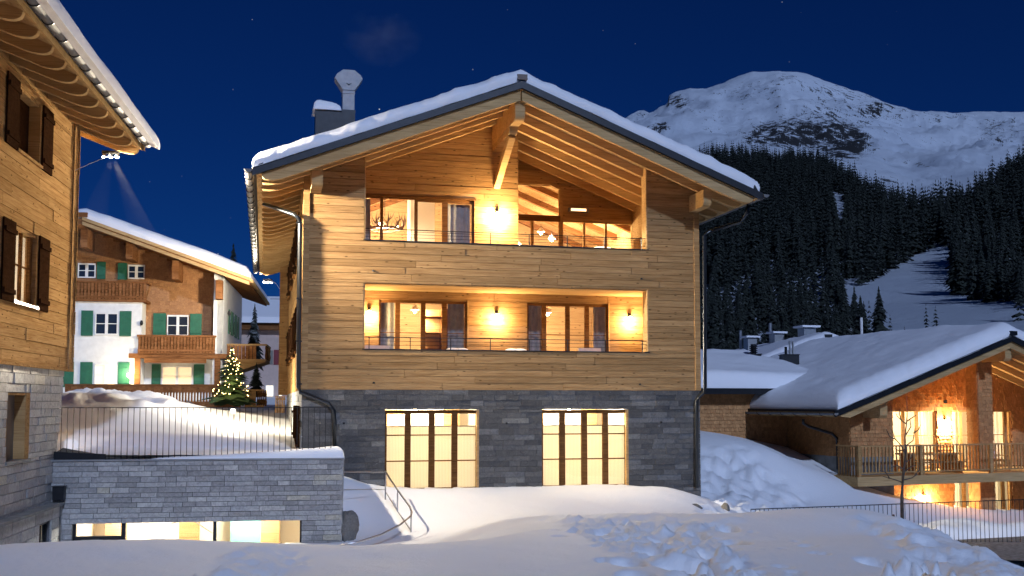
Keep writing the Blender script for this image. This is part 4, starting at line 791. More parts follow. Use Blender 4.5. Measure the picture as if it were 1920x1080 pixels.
def zground(x, y):
    dx, dy = x-CAM[0], y-CAM[1]; t = dx*math.sin(PSI)+dy*math.cos(PSI); u = dx*math.cos(PSI)-dy*math.sin(PSI)
    i = min(max(int(np.searchsorted(tt, t)), 0), len(tt)-1); j = min(max(int(np.searchsorted(an, u/t)), 0), len(an)-1); return float(Zg[i, j])
# ================================================================== STEP RAIL, ROCK, COPING SNOW
t = thing('handrail', 'curved steel handrail with posts leading down the snowed steps', 'handrail', (0, 0, 0))
ph = [hT(722.5, 884, 30.2), hT(745, 918, 29.0), hT(768, 950, 27.4), hT(772, 960, 27.0), hT(770, 968, 26.7), hT(750, 984, 26.2), hT(715, 1002, 25.7), hT(675, 1015, 25.3), hT(625, 1026, 25.0)]
MB().tube(ph, .024, 7).build('top_rail', M['chrome'], t, smooth=True)
MB().tube([hT(722.5, 921, 30.2), hT(745, 958, 29.0), hT(770, 994, 27.3)], .016, 6).build('lower_rail', M['chrome'], t)
for px, py0, py1, tt_ in ((723, 886, 940, 30.2), (745.5, 920, 968, 29.0), (771, 960, 1004, 27.2), (645, 1022, 1036, 25.1)):
    a = hT(px, py0, tt_); b = hT(px, py1, tt_); MB().tube([a, (a[0], a[1], b[2]-.25)], .02, 6).build('post', M['chrome'], t)
for py in (885, 918): MB().tube([hT(643, py, 28.6), hT(722, py, 30.2)], .011, 5).build('side_rail', M['chrome'], t)
def boulder(name, p, r, label, seed, m='rock'):
    n1, n2 = 22, 14; vv = []; a_ = np.linspace(0, 2*math.pi, n1, endpoint=False); b_ = np.linspace(0, math.pi, n2); A2, B2 = np.meshgrid(a_, b_)
    x = np.sin(B2)*np.cos(A2); y = np.sin(B2)*np.sin(A2); z = np.cos(B2); k = 1+.55*(fbm(x*1.6+z+5, y*1.6-z+5, 4, seed)-.5)
    mb = MB(); mb.add(np.stack([x*k*r[0], y*k*r[1], z*k*r[2]], -1).reshape(-1, 3), [(i*n1+j, i*n1+(j+1) % n1, (i+1)*n1+(j+1) % n1, (i+1)*n1+j) for i in range(n2-1) for j in range(n1)])
    o = mb.build(name, M[m], None, p); return tag(o, label, 'rock')
boulder('granite_boulder', hT(651, 990, 26.9), (.28, .4, .46), 'mottled grey granite boulder wedged at the terrace wall end', 5)
boulder('granite_boulder', hT(1360, 956, 30.2), (.1, .2, .2), 'dark rock poking out of the snow mound by the chalet corner', 6); boulder('granite_boulder', hT(1303, 953, 29.2), (.22, .2, .12), 'small dark rock peeking from the snow mound', 8)
xs = np.linspace(2.3, TL+.04, 130); ys = np.linspace(-.06, .62, 16); Xg, Yg = np.meshgrid(xs, ys); dd = np.clip(np.minimum(np.minimum((Xg-2.3)*.2, TL+.04-Xg), np.minimum(Yg+.06, .62-Yg))/.2, 0, 1)
hh = np.sqrt(1-(1-dd)**2)*(.03+.22*np.clip((Xg-2.3)/4.2, 0, 1)**1.2)*(1+.3*(fbm(Xg*2.3, Yg*3, 4, 7)-.5)); o = gridmesh('coping_snow', Xg, Yg, 1.263+hh, M['snow'], np.full_like(Xg, 1.2625)); o.location = LF.wld((0, -1.47, 0)); o.rotation_euler = (0, 0, LF.rz); tag(o, 'wind shaped snow ridge lying on the terrace wall coping', 'snow')
# ================================================================== RIGHT CHALET
rc = thing('shingle_chalet', 'shingle clad chalet with lit balcony and deep snow on its gable roof', 'chalet', RO.o, RO.rz)
def zr(x): return 5.26-.343*abs(x-6.66)
def shingles(parent, x0, x1, z0, z1, face, orient, ops=(), top=None, m='shingle', h=.15, w_=.13):
    mb = MB(); z = z0
    while z < z1:
        x = x0-random.uniform(0, w_)
        while x < x1:
            ww = w_*random.uniform(.7, 1.35); a, b = max(x, x0), min(x+ww-.004, x1); zc = z+h/2; ok = b-a > .02 and not any(o[0]-.02 < (a+b)/2 < o[1]+.02 and o[2] < zc < o[3] for o in ops)
            if ok and top: ok = zc+.05 < top((a+b)/2)
            if ok:
                t_ = random.uniform(.03, .052); hh = h*1.02; zz = z-random.uniform(0, .012)
                if orient == '-y': vv = [(a, face-t_, zz), (b, face-t_, zz), (b, face-.006, z+hh), (a, face-.006, z+hh), (a, face, zz), (b, face, zz)]
                else: vv = [(face-t_, b, zz), (face-t_, a, zz), (face-.006, a, z+hh), (face-.006, b, z+hh), (face, b, zz), (face, a, zz)]
                mb.add(vv, [(0, 1, 2, 3), (0, 4, 5, 1), (0, 3, 4), (1, 5, 2)])
            x += ww
        z += h
    o = mb.build('shingle_cladding', M[m], parent); o['kind'] = 'stuff'; return o
RE = RO.hs
rw = [(RE(1672, 800, 2)[0], RE(1757, 800, 2)[0], -.1, RE(1673, 768, 2)[2]), (RE(1785, 800, 2)[0], RE(1840, 800, 2)[0], -.1, RE(1785, 768, 2)[2]), (RE(1861, 800, 2)[0], RE(1896, 800, 2)[0], -.1, RE(1861, 768, 2)[2])]
lwn = [(RE(1790, 940, 1.6)[0], RE(1836, 940, 1.6)[0], -2.35, -.5), (RE(1858, 940, 1.6)[0], RE(1898, 940, 1.6)[0], -2.35, -.5)]
mb = MB(); core(mb, 0, 2.03, .55, 3.3, .02, .3); mb.prism([(0, 3.3), (2.03, 3.3), (2.03, zr(2.03)-.25), (0, zr(0)-.25)], .02, .3); mb.box(.02, .3, .3, 11, .55, 2.9)
mb.box(1.8, 2.03, .3, 2.1, -2.4, zr(2)-.25); core(mb, 2.03, 13.3, -.1, 3.0, 2.02, 2.25, rw); mb.prism([(2.03, 3.0), (13.3, 3.0), (13.3, zr(13.3)-.25), (6.66, zr(6.66)-.25), (2.03, zr(2.03)-.25)], 2.02, 2.25)
core(mb, 2.0, 13.3, -2.4, -.3, 1.62, 1.85, lwn); mb.box(6.45, 7.17, .02, .6, -2.5, zr(6.9)-.3); mb.box(13.0, 13.3, .3, 11, -2.5, 2.9); mb.prism([(0, .5), (13.3, .5), (13.3, zr(13.3)-.25), (6.66, zr(6.66)-.25), (0, zr(0)-.25)], 10.8, 11)
mb.box(-9.5, -.02, 4.02, 4.3, .4, 3.15); wl = mb.build('timber_wall', M['oldwood'], rc)
mb = MB(); mb.box(-.02, .28, -.02, 11, -2.6, .55); mb.box(-.0, 2.02, -.03, .3, -2.6, .55); mb.box(-9.5, -.02, 3.98, 4.3, -1.5, .42); mb.build('stone_base', M['concrete'], rc)
shingles(wl, 0, 2.05, .55, 5, .0, '-y', (), lambda x: zr(x)-.22); shingles(wl, 0, 4.02, .55, 3.0, .0, '-x', (), lambda y: zr(0)-.22); shingles(wl, -9.5, 0, .42, 3.15, 4.0, '-y')
shingles(wl, 2.03, 12.5, -.1, 5.2, 2.0, '-y', rw, lambda x: zr(x)-.22); shingles(wl, 2.0, 12.5, -2.4, -.3, 1.6, '-y', lwn); shingles(wl, 6.43, 7.19, -2.5, 5.0, .0, '-y', (), lambda x: zr(x)-.3); shingles(wl, .0, .6, -2.5, 4.9, 6.43, '-x')
MB().box(1.95, 12.8, -.05, 2.1, -.45, -.3).build('balcony_soffit', M['beam'], rc); MB().box(-.8, 12.8, -1.3, 2.05, -.32, -.14).build('balcony_floor', M['beam'], rc); MB().box(-.82, 12.8, -1.36, -1.3, -.46, -.11).build('balcony_fascia', M['beam'], rc); MB().box(-.82, -.76, -1.3, .0, -.46, -.11).build('balcony_fascia', M['beam'], rc)
bal = MB().box(-.72, 12.7, -1.33, -1.24, .985, 1.04).box(-.72, -.63, -1.24, 0, .985, 1.04).build('balustrade', M['frame_l'], rc); MB().box(-.7, 12.7, -1.31, -1.26, .0, .05).build('bottom_rail', M['frame_l'], bal)
for px in (1611, 1727, 1858): e_ = RE(px, 870, -1.3)[0]; MB().box(e_-.06, e_+.06, -1.34, -1.22, -.14, 1.05).build('rail_post', M['frame_l'], bal)
bb = None
for i in range(72):
    x = -.56+i*.163
    if bb is None: bb = MB().box(-.022, .022, -1.305, -1.265, .05, .985).build('baluster', M['frame_l'], bal, (x, 0, 0))
    else: c = bb.copy(); col.objects.link(c); c.parent = bal; c.location = (x, 0, 0)
for i in range(7): MB().box(-.70, -.66, -1.12+i*.16, -1.08+i*.16, -.14, .985).build('baluster', M['frame_l'], bal)
window(rc, *rw[0], 2.06, (0, .28, .58, 1), (.55,), 'frame_l', .09, .03); window(rc, *rw[1], 2.06, (0, .33, 1), (.55,), 'frame_l', .1, .03); window(rc, *rw[2], 2.06, (0, .75, 1), (.55,), 'frame_l', .1, .03)
window(rc, *lwn[0], 1.66, (0, .45, 1), (), 'frame_l', .1, .03); window(rc, *lwn[1], 1.66, (0, .65, 1), (), 'frame_l', .1, .03)
for u, a, b, lab in ((rw[0], .62, .97, 'cream curtain in the balcony window behind the bare young tree'), (rw[1], .02, .3, 'cream curtain tied aside next to the lit balcony lamp'), (rw[2], .06, .7, 'cream curtain in the balcony window behind the shingled column')):
    curtain(u[0]+(u[1]-u[0])*a, u[0]+(u[1]-u[0])*b, 2.3, -.1, u[3]-.1, 'curtain', M['sheer'], lab, 'curtain', 'cream curtains of the shingle chalet', frame=RO)
for u, a, b, lab in ((lwn[0], .05, .42, 'cream curtain in the lower window under the balcony'), (lwn[1], .06, .6, 'cream curtain in the lower window behind the column')): curtain(u[0]+(u[1]-u[0])*a, u[0]+(u[1]-u[0])*b, 1.9, -2.35, -.6, 'curtain', M['sheer'], lab, 'curtain', 'cream curtains of the shingle chalet', frame=RO)
room(rc, 2.2, 12.8, 2.3, 7, -.12, 2.75, 'plaster', 'plaster'); room(rc, 2.2, 12.8, 1.9, 6, -2.4, -.5, 'plaster', 'plaster')
def rlamp(e, s, z, wv_, lab): t = ceil_lamp(RO.wld((e, s, z)), wv_, lab, (1, .8, .5), .3)
rlamp(4.0, 4.0, 2.74, 560, 'pendant lamp in the shingle chalet behind the balcony table'); rlamp(8.2, 4.0, 2.74, 620, 'pendant lamp in the shingle chalet behind the column'); rlamp(8.0, 3.6, -.55, 380, 'pendant lamp in the lower room of the shingle chalet')
for px, py, s, lab, wv_ in ((1771, 788, 2, 'lit wall lamp on the shingle wall above the balcony table', 520), (1731, 929, 1.6, 'lit wall lamp on the shingle wall under the balcony', 300)):
    p = RE(px, py, s-.03); sconce((p[0], s-.03, p[2]), RO, lab, wv_, (1, .74, .4), 'wall lamps of the shingle chalet')
q = RE(1771, 753, 2); MB().box(q[0]-.07, q[0]+.07, 1.93, 2.0, q[2]-.07, q[2]+.07).build('wall_vent', M['steel'], rc)
# roof
rr = MB()
for s in (-1, 1): xe = 6.66+s*8.5; rr.prism([(6.66, 5.24), (xe, zr(xe)-.02), (xe, zr(xe)-.2), (6.66, 5.06)], -1.55, 11.2)
rr = rr.build('roof', M['beam'], rc); fb = MB()
for s in (-1, 1):
    xe = 6.66+s*8.62; fb.prism([(6.66, 5.3), (xe, zr(xe)+.04), (xe, zr(xe)-.19), (6.66, 5.07)], -1.64, -1.551)
fb.box(-1.96, -1.7, -1.551, 11.2, zr(-1.9)-.02, zr(-1.9)+.07); fb.build('verge_fascia', M['dark'], rr); MB().box(6.48, 6.84, -1.72, -1.3, 5.3, 5.47).build('ridge_cap', M['dark'], rr)
for k in range(7):
    y = -1.53+.85*k
    for s in (-1, 1): MB().prism([(6.66, 5.06), (6.66+s*8.3, zr(6.66+8.3)-.2), (6.66+s*8.3, zr(6.66+8.3)-.28), (6.66+s*7.9, zr(6.66+7.9)-.46), (6.66, 4.8)], y, y+.12).build('rafter', M['beam'], rr)
beamend_ = lambda x0, x1, y0, z0, z1: MB().prism([(2.1, z0), (2.1, z1), (y0, z1), (y0, z0+.1), (y0+.1, z0)], x0, x1, 'x').build('purlin_end', M['beam'], rr)
beamend_(6.5, 6.82, -1.4, 4.3, 4.82); q = RE(1655, 785, -.9); beamend_(q[0]-.2, q[0]+.15, -1.0, q[2]+.02, zr(q[0])-.4)
gutter(rc, -1.98, zr(-1.9)-.06, -1.7, 4.6, 1, .8, .09)
gp = [RO.loc(hT(px, py, t_)) for px, py, t_ in ((1506, 786, 40.6), (1506, 793, 40.6), (1515, 799, 40.8), (1560, 813, 41.2), (1569, 822, 41.2), (1570, 880, 41.2))]
MB().tube(gp, .06, 8).build('downpipe', M['pipe'], rc, smooth=True)
roofsnow(-1.85, 15.1, -1.6, 11.0, zr, .62, 'deep smooth snow on the shingle chalet gable roof', RO, seed=31, r=.55, lump=.14, stepx=.12)
# wing roof
zw = lambda y: 3.22+.22*(y-3.3)
rw_ = MB().prism([(3.3, 3.2), (9.3, zw(9.3)), (9.3, zw(9.3)-.2), (3.3, 3.0)], -10, -.6, 'x').build('wing_roof', M['dark'], rc); MB().box(-10, -1.7, 3.2, 3.32, 2.98, 3.2).build('wing_gutter', M['dark'], rw_)
ys = np.concatenate([[3.25, 3.27, 3.31], np.linspace(3.36, 9.3, 60)]); xs = np.linspace(-10, 1.5, 90); Xg, Yg = np.meshgrid(xs, ys); dd = np.clip((Yg-3.25)/.6, 0, 1)
hh = np.sqrt(1-(1-dd)**2)*.62*(1+.4*(fbm(Xg*.6, Yg*.6, 4, 41)-.5)); o = gridmesh('roof_snow', Xg, Yg-.12*np.sin(np.clip(dd, 0, 1)*math.pi), np.vectorize(zw)(Yg)+.02+hh, M['snow_roof'], np.vectorize(zw)(Yg)+.01); o.location = RO.o; o.rotation_euler = (0, 0, RO.rz); tag(o, 'snow pillow on the low wing roof with two black chimneys', 'snow')
def bchim(px0, px1, py0, py1, t_, lab, pipes):
    a = hT(px0, py1, t_); b = hT(px1, py1, t_); wd = np.linalg.norm(b-a); zh = (py1-py0)/F*t_; o = thing('roof_chimney', lab, 'chimney', a, -PSI); MB().box(0, wd, 0, wd, -1.2, zh).build('casing', M['dark'], o); MB().box(-.03, wd+.03, -.03, wd+.03, zh-.04, zh).build('cap', M['dark'], o)
    for x, r_, hh_, m_ in pipes: MB().lathe([(r_, zh), (r_, zh+hh_), (r_*.6, zh+hh_)], (wd*x, wd*.5, 0), 10).build('flue', M[m_], o)
    return o
o = bchim(1404, 1428, 663, 684, 48, 'black boxed chimney with a ribbed cowl on the wing roof', [(.5, .13, .45, 'dark')])
for i in range(4): MB().lathe([(.18, .56+i*.09), (.2, .58+i*.09), (.18, .60+i*.09)], (.29, .29, 0), 12).build('cowl_rib', M['dark'], o)
bchim(1469, 1499, 664, 690, 47, 'black boxed chimney with steel flues on the wing roof', [(.3, .06, .35, 'dark'), (.55, .05, .62, 'zinc'), (.75, .05, .6, 'zinc')])
bchim(1604, 1617, 630, 652, 53, 'grey chimney with a white flue pipe behind the snowy ridge', [(1.1, .07, .95, 'towel')])
# gravel bank by the base
gb = MB().add([(-.9, -.6, -.75), (.0, -.6, -.7), (0, 1.8, .2), (0, 3.9, .52), (-.5, 3.9, .45), (-1.0, 1.6, -.1)], [(0, 1, 2, 5), (5, 2, 3, 4)]).build('gravel_bank', M['gravel'], None, RO.o, RO.rz); tag(gb, kind='structure')
# balcony furniture
t = thing('dining_table', 'long wooden dining table on the shingle chalet balcony', 'table', RO.wld((3.9, .1, -.14)), RO.rz); MB().box(-1.3, 1.3, -.45, .45, .72, .78).build('table_top', M['frame_l'], t)
for x in (-1.1, 1.0): MB().box(x, x+.1, -.38, .38, 0, .72).build('leg', M['frame_l'], t)
for y, lab in ((-.75, 'wooden bench between the balcony railing and the dining table'), (.95, 'wooden bench between the dining table and the shingle wall')):
    t = thing('bench', lab, 'bench', RO.wld((3.9, .1+y*.85, -.14)), RO.rz, 'benches of the balcony table'); MB().box(-1.2, 1.2, -.16, .16, .42, .47).build('seat', M['frame_l'], t)
    for x in (-1.0, .9): MB().box(x, x+.08, -.14, .14, 0, .42).build('leg', M['frame_l'], t)
t = thing('armchair', 'balcony armchair draped with a white throw', 'armchair', RO.wld((7.6, .3, -.14)), RO.rz); MB().box(-.4, .4, -.4, .35, .38, .45).build('seat', M['frame_l'], t); MB().prism([(.3, .4), (.38, .4), (.55, 1.15), (.47, 1.15)], -.38, .38, 'x').build('backrest', M['frame_l'], t); MB().prism([(.27, .45), (.44, 1.2), (.58, 1.2), (.6, .9), (.5, .9), (.36, .45)], -.3, .3, 'x').build('throw', M['towel'], t)
for x in (-.4, .34):
    for y in (-.4, .3): MB().box(x, x+.06, y, y+.06, 0, .38).build('leg', M['frame_l'], t)
    MB().box(x, x+.06, -.4, .4, .58, .62).build('armrest', M['frame_l'], t)
# black bar fence in the snow
fo = hT(1408, 955, 30); f1_ = hT(1990, 934, 30); fe = thing('bar_fence', 'low black bar fence standing in the snow before the shingle chalet', 'fence', (fo[0], fo[1], 0), math.atan2(f1_[1]-fo[1], f1_[0]-fo[0]))
ln = math.hypot(f1_[0]-fo[0], f1_[1]-fo[1]); z0_ = fo[2]; z1_ = f1_[2]; MB().bar((0, 0, z0_), (ln, 0, z1_), .02, .025).build('top_rail', M['steel'], fe); b0 = None
for i in range(int(ln/.125)):
    x = i*.125; zz = z0_+(z1_-z0_)*x/ln
    if b0 is None: b0 = MB().box(-.007, .007, -.006, .006, -1.5, 0).build('bar', M['steel'], fe, (x, 0, zz))
    else: c = b0.copy(); col.objects.link(c); c.parent = fe; c.location = (x, 0, zz)
# bare young tree and stake
tb_ = hT(1692, 985, 18.3); bt_ = thing('bare_tree', 'leafless young tree with thin curving branches in the rough snow', 'tree', tb_)
def tp(px, py, d=0): return tuple(hT(px, py, 18.3+d)-tb_)
MB().tube([tp(1692, 990), tp(1691, 930), tp(1693, 895), tp(1698, 850), tp(1697, 820), tp(1701, 780), tp(1700, 742)], [.032, .029, .025, .017, .013, .009, .004], 8).build('trunk', M['bark'], bt_, smooth=True)
for path in ([(1693, 905), (1680, 900), (1668, 897), (1655, 893)], [(1694, 900), (1710, 896), (1722, 888)], [(1695, 885), (1708, 875), (1718, 872)], [(1697, 850), (1690, 836), (1678, 822), (1674, 808)], [(1698, 836), (1712, 826), (1716, 800)], [(1700, 795), (1690, 788), (1682, 780), (1680, 775)], [(1700, 790), (1712, 782), (1718, 778)], [(1694, 880), (1682, 872), (1670, 878)], [(1699, 815), (1708, 800), (1706, 785)], [(1668, 897), (1660, 885), (1650, 882)], [(1715, 892), (1725, 880), (1723, 868)], [(1680, 824), (1668, 818), (1662, 805)], [(1713, 812), (1722, 806), (1727, 795)], [(1695, 868), (1706, 862), (1712, 850)], [(1698, 842), (1686, 846), (1678, 840)], [(1690, 788), (1686, 776), (1688, 766)]):
    n = len(path); MB().tube([tp(x, y, .25*math.sin(x)*i/n) for i, (x, y) in enumerate(path)], [.011*(1-i/n)+.002 for i in range(n)], 5).build('branch', M['bark'], bt_)
sp_ = hT(1684, 978, 18.2); tag(MB().bar((0, 0, -.3), (-.08, .02, .12), .035, .035).build('wooden_stake', M['bark'], None, sp_), 'short wooden stake leaning in snow beside the bare tree', 'stake')
# road strip
rp = [hT(px, py, t_) for px, py, t_ in ((1800, 1020, 27), (2300, 1060, 25), (2300, 1012, 34), (1790, 1006, 30.5))]; rd = MB().add([(p[0], p[1], -1.3) for p in rp], [(0, 1, 2, 3)]).build('road', plain('wet_gravel_road', (.16, .16, .165), .7, nz=.6, scale=9)); tag(rd, kind='structure')
xs = np.linspace(0, 9, 90); ys = np.linspace(0, 1.8, 24); Xg, Yg = np.meshgrid(xs, ys); dd = np.clip(np.minimum(np.minimum(Xg, 9-Xg)/1.2, np.minimum(Yg, 1.8-Yg)/.8), 0, 1); hh = np.sqrt(1-(1-dd)**2)*(.5+.7*(fbm(Xg*.7, Yg*.9, 5, 77)-.45))
o = gridmesh('snow_bank', Xg, Yg, np.maximum(hh, 0)-1.55, M['snow']); p = hT(1745, 1004, 32.3); o.location = (p[0], p[1], 0); o.rotation_euler = (0, 0, -R(11)); tag(o, kind='structure')
# ================================================================== OLD CHALET with green shutters
oc = thing('village_chalet', 'white and brown shingled old chalet with green shutters and carved balconies', 'chalet', OO.o, OO.rz)
OE = OO.hs; SB = -1.2
eR = OE(418, 600, SB)[0]; eP = OE(400, 600, SB)[0]; eBay = OE(265, 640, SB)[0]; eL = -11.5
va = OE(155, 408, -2.6); vb = OE(468, 521, -2.6); OSL = (va[2]-vb[2])/(vb[0]-va[0]); oe = va[0]
def zo(x): return va[2]-OSL*abs(x-oe)
zbt = OE(200, 562, SB)[2]; xl = 2*oe-eR
mb = MB(); mb.prism([(xl, 2.2), (eR-.02, 2.2), (eR-.02, zo(eR)-.3), (oe, zo(oe)-.3), (xl, zo(xl)-.3)], 0, .3); mb.build('gable_wall', M['oldwood'], oc)
shingles(oc, OE(130, 500, 0)[0], eR-.1, OE(200, 640, 0)[2], zo(oe)-.3, -.01, '-y', (), lambda x: zo(x)-.32, 'shingle_o', .2, .2)
MB().box(xl, eBay, SB, .02, 2.2, zbt).build('white_bay', M['white'], oc); MB().prism([(eP, 2.2), (eR, 2.2), (eR, zo(eR)-.3), (eP, zo(eP)-.3)], SB, .02).build('white_pier', M['white'], oc)
MB().prism([(SB, 2.2), (9.5, 2.2), (9.5, zo(eR)-.3), (SB, zo(eR)-.3)], eR-.3, eR+.001, 'x').build('side_wall', M['white'], oc); zgf = OE(330, 672, SB)[2]
MB().box(eBay, eP, -.05, .03, 2.2, zgf+.3).build('ground_floor_wall', M['white'], oc); MB().box(eBay-.6, eR+.25, SB-.15, -.02, zgf, zgf+.25).build('beam', M['oldwood'], oc); 
for px in (258, 408): e_ = OE(px, 690, SB)[0]; MB().box(e_-.15, e_+.15, SB-.12, SB+.2, 2.2, zgf).build('post', M['oldwood'], oc)
aw = OE(264, 668, SB)[0]; MB().box(eBay+.2, eP-.3, SB-.2, SB-.16, zgf-.25, zgf-.02).build('awning_valance', M['oldwood'], oc)
rf = MB()
for s in (-1, 1):
    w2 = vb[0]-oe; xe = oe+s*w2; rf.prism([(oe, va[2]), (xe, zo(xe)), (xe, zo(xe)-.32), (oe, va[2]-.32)], -2.6, 10.5)
rf = rf.build('roof', M['oldwood'], oc); MB().prism([(oe, va[2]+.02), (vb[0]+.1, zo(vb[0]+.1)+.02), (vb[0]+.1, zo(vb[0]+.1)-.14), (oe, va[2]-.14)], -2.72, -2.601).build('verge_board', M['beam'], rf); MB().prism([(oe, va[2]-.2), (vb[0], zo(vb[0])-.2), (vb[0], zo(vb[0])-.38), (oe, va[2]-.38)], -2.66, -2.601).build('verge_board', M['beam'], rf)
MB().box(vb[0]+.02, vb[0]+.18, -2.6, 10.5, zo(vb[0])-.24, zo(vb[0])-.1).build('gutter', M['beam'], rf); MB().box(oe-.25, oe+.25, -2.75, -2.4, va[2]+.02, va[2]+.25).build('ridge_cap', M['oldwood'], rf)
roofsnow(2*oe-vb[0], vb[0]+.05, -2.6, 10.4, zo, .62, 'snow layer on the old chalet roof with carved balconies', OO, stepx=.3, stepy=.4, r=.5, seed=51)
for px, py in ((158, 448), (243, 470), (329, 508), (411, 545)): q = OE(px, py, -1.6); MB().box(q[0]-.17, q[0]+.17, -1.7, 0, q[2]-.45, q[2]+.55).build('corbel', M['oldwood'], oc)
def owin(px0, px1, py0, py1, s, lit, shut, label=None):
    s = -.07 if s == 0 else s
    a = OE(px0, py1, s); b = OE(px1, py0, s); o = window(oc, a[0], b[0], a[2], b[2], s-.06, (0, .5, 1), (.5,), 'white', .09, .04, .06)
    MB().box(a[0], b[0], s-.012, s-.006, a[2], b[2]).build('lit_curtain' if lit else 'dark_pane', emit('lit_old_window', (1, .75, .45), lit) if lit else plain('dark_window', (.02, .03, .05), .15), o)
    for p0, p1 in shut:
        c = OE(p0, py1, s)[0]; d = OE(p1, py1, s)[0]; sh = MB().box(c, d, s-.08, s-.02, a[2]-.05, b[2]+.08).build('shutter', M['green'], oc)
        for zz in (a[2]+.15, b[2]-.3): MB().box(c+.03, d-.03, s-.11, s-.08, zz, zz+.1).build('batten', M['green'], sh)
owin(146, 180, 494, 521, 0, 0, [(182, 198), (128, 144)]); owin(240, 272, 497, 523, 0, 0, [(221, 238)]); owin(178, 222, 586, 628, SB, 0, [(152, 174), (224, 246)]); owin(177, 220, 682, 724, SB, .9, [(150, 173), (221, 243), (118, 138)]); owin(313, 354, 591, 630, 0, 0, [(287, 311), (356, 378)]); owin(303, 361, 686, 724, -.05, .55, [(284, 301), (363, 383)])
def balcony(px0, px1, py0, py1, s0, s1, n):
    a = OE(px0, py1, s0); b = OE(px1, py0, s0); zt_ = b[2]; zb_ = a[2]; o = MB().box(a[0], b[0], s0, s1, zb_-.12, zb_).box(a[0]-.05, b[0]+.05, s0-.06, s0+.08, zt_-.1, zt_).box(a[0], b[0], s0-.03, s0+.03, zb_+.08, zb_+.18).box(b[0]-.06, b[0]+.02, s0, s1, zt_-.1, zt_).build('balcony', M['oldwood'], oc); w0 = (b[0]-a[0])/n; m0 = None
    for i in range(n):
        x = a[0]+i*w0
        if m0 is None: m0 = MB().prism([(.02, zb_), (w0-.02, zb_), (w0-.02, zb_+(zt_-zb_)*.3), (w0*.72, zb_+(zt_-zb_)*.42), (w0-.02, zb_+(zt_-zb_)*.55), (w0-.02, zt_-.1), (.02, zt_-.1), (.02, zb_+(zt_-zb_)*.55), (w0*.28, zb_+(zt_-zb_)*.42), (.02, zb_+(zt_-zb_)*.3)], s0-.02, s0+.02).build('baluster_board', M['oldwood'], o, (x, 0, 0))
        else: c = m0.copy(); col.objects.link(c); c.parent = o; c.location = (x, 0, 0)
    MB().box(a[0]+.01, b[0]-.01, s0+.021, s0+.03, zb_, zt_-.1).build('balcony_lining', M['frame'], o)
balcony(130, 275, 528, 560, SB-.15, .0, 22); balcony(258, 404, 629, 661, SB-.15, -.02, 24); 
# corner balcony on the side wall
a = OE(441, 690, 1.0); b = OE(478, 645, 1.0); o = MB().box(eR, b[0]+.6, 1.0, 4.5, a[2]+.35, a[2]+.5).prism([(eR, a[2]+.35), (b[0]+.6, a[2]+.35), (eR+.3, a[2]-.3), (eR, a[2]-.3)], 1.05, 4.4).box(eR, b[0]+.62, .95, 1.05, b[2]-.1, b[2]).box(b[0]+.55, b[0]+.65, 1.0, 4.5, b[2]-.1, b[2]).build('side_balcony', M['frame_l'], oc)
for i in range(8): x = eR+.02+i*.2; MB().box(x, x+.17, .98, 1.02, a[2]+.5, b[2]-.1).build('baluster_board', M['oldwood'], o)
for i in range(12): y = 1.15+i*.28; MB().lathe([(.03, 0), (.07, .2), (.03, .45), (.06, .6), (.03, .8)], (b[0]+.6, y, a[2]+.5), 6).build('baluster', M['frame'], o)
for i in range(3):
    for z0 in (OE(430, 625, 2)[2],):
        y = 2.2+i*2.1; f = MB().box(eR, eR+.03, y-.4, y+.4, z0, z0+1.25).build('side_window', M['white'], oc); MB().box(eR+.03, eR+.035, y-.32, y+.32, z0+.08, z0+1.17).build('pane', plain('dark_pane', (.02, .03, .05), .15), f)
        for s in (-1, 1): MB().box(eR+.02, eR+.07, y+s*.65-.22, y+s*.65+.22, z0-.05, z0+1.3).build('shutter', M['green'], oc)
q = OE(243, 704, SB-.3); t = thing('porch_lamp', 'lit porch lamp on the corner post of the old chalet', 'lamp', OO.wld((q[0], SB-.3, q[2])), OO.rz); MB().box(-.03, .03, .0, .16, -.02, .1).build('bracket', M['steel'], t); MB().lathe([(.02, -.13), (.13, -.06), (.13, .08), (.02, .15)], n=12).build('globe', emit('lit_globe', (1, .82, .5), 30), t); lamp('lamp_light', t, (0, -.35, .1), 110, (1, .8, .48), .15)
for px, py, s in ((430, 588, SB-.02), (428, 700, -.1), (266, 606, SB)): q = OE(px if px > 300 else 266, py, s); MB().lathe([(.05, -.12), (.09, 0), (.05, .14)], (q[0], s-.1, q[2]), 8).build('unlit_lantern', M['steel'], oc)
# terrace fence, timber boxes
ff = OO.hs(122, 723, -4.0); fb_ = OO.hs(122, 757, -4.0); f2 = OO.hs(452, 727, -4.0)
fn = thing('terrace_fence', 'brown board fence with slits in front of the old chalet', 'fence', OO.wld((0, -4.0, 0)), OO.rz); nb = 58; w0 = (f2[0]-ff[0])/nb; zA, zB = fb_[2]-.2, ff[2]; m0 = None
MB().box(ff[0], f2[0], -.05, .07, zB, zB+.08).build('top_rail', M['oldwood'], fn); MB().box(ff[0], f2[0], .02, .06, zA+.1, zA+.3).build('lower_rail', M['oldwood'], fn)
for i in range(nb):
    if m0 is None: m0 = MB().prism([(.0, zA), (w0, zA), (w0, zA+.25), (w0*.8, zA+.4), (w0*.8, zB-.4), (w0, zB-.3), (w0, zB), (0, zB), (0, zB-.3), (w0*.2, zB-.4), (w0*.2, zA+.4), (0, zA+.25)], -.02, .02).build('board', M['oldwood'], fn, (ff[0], 0, 0))
    else: c = m0.copy(); col.objects.link(c); c.parent = fn; c.location = (ff[0]+i*w0, 0, 0)
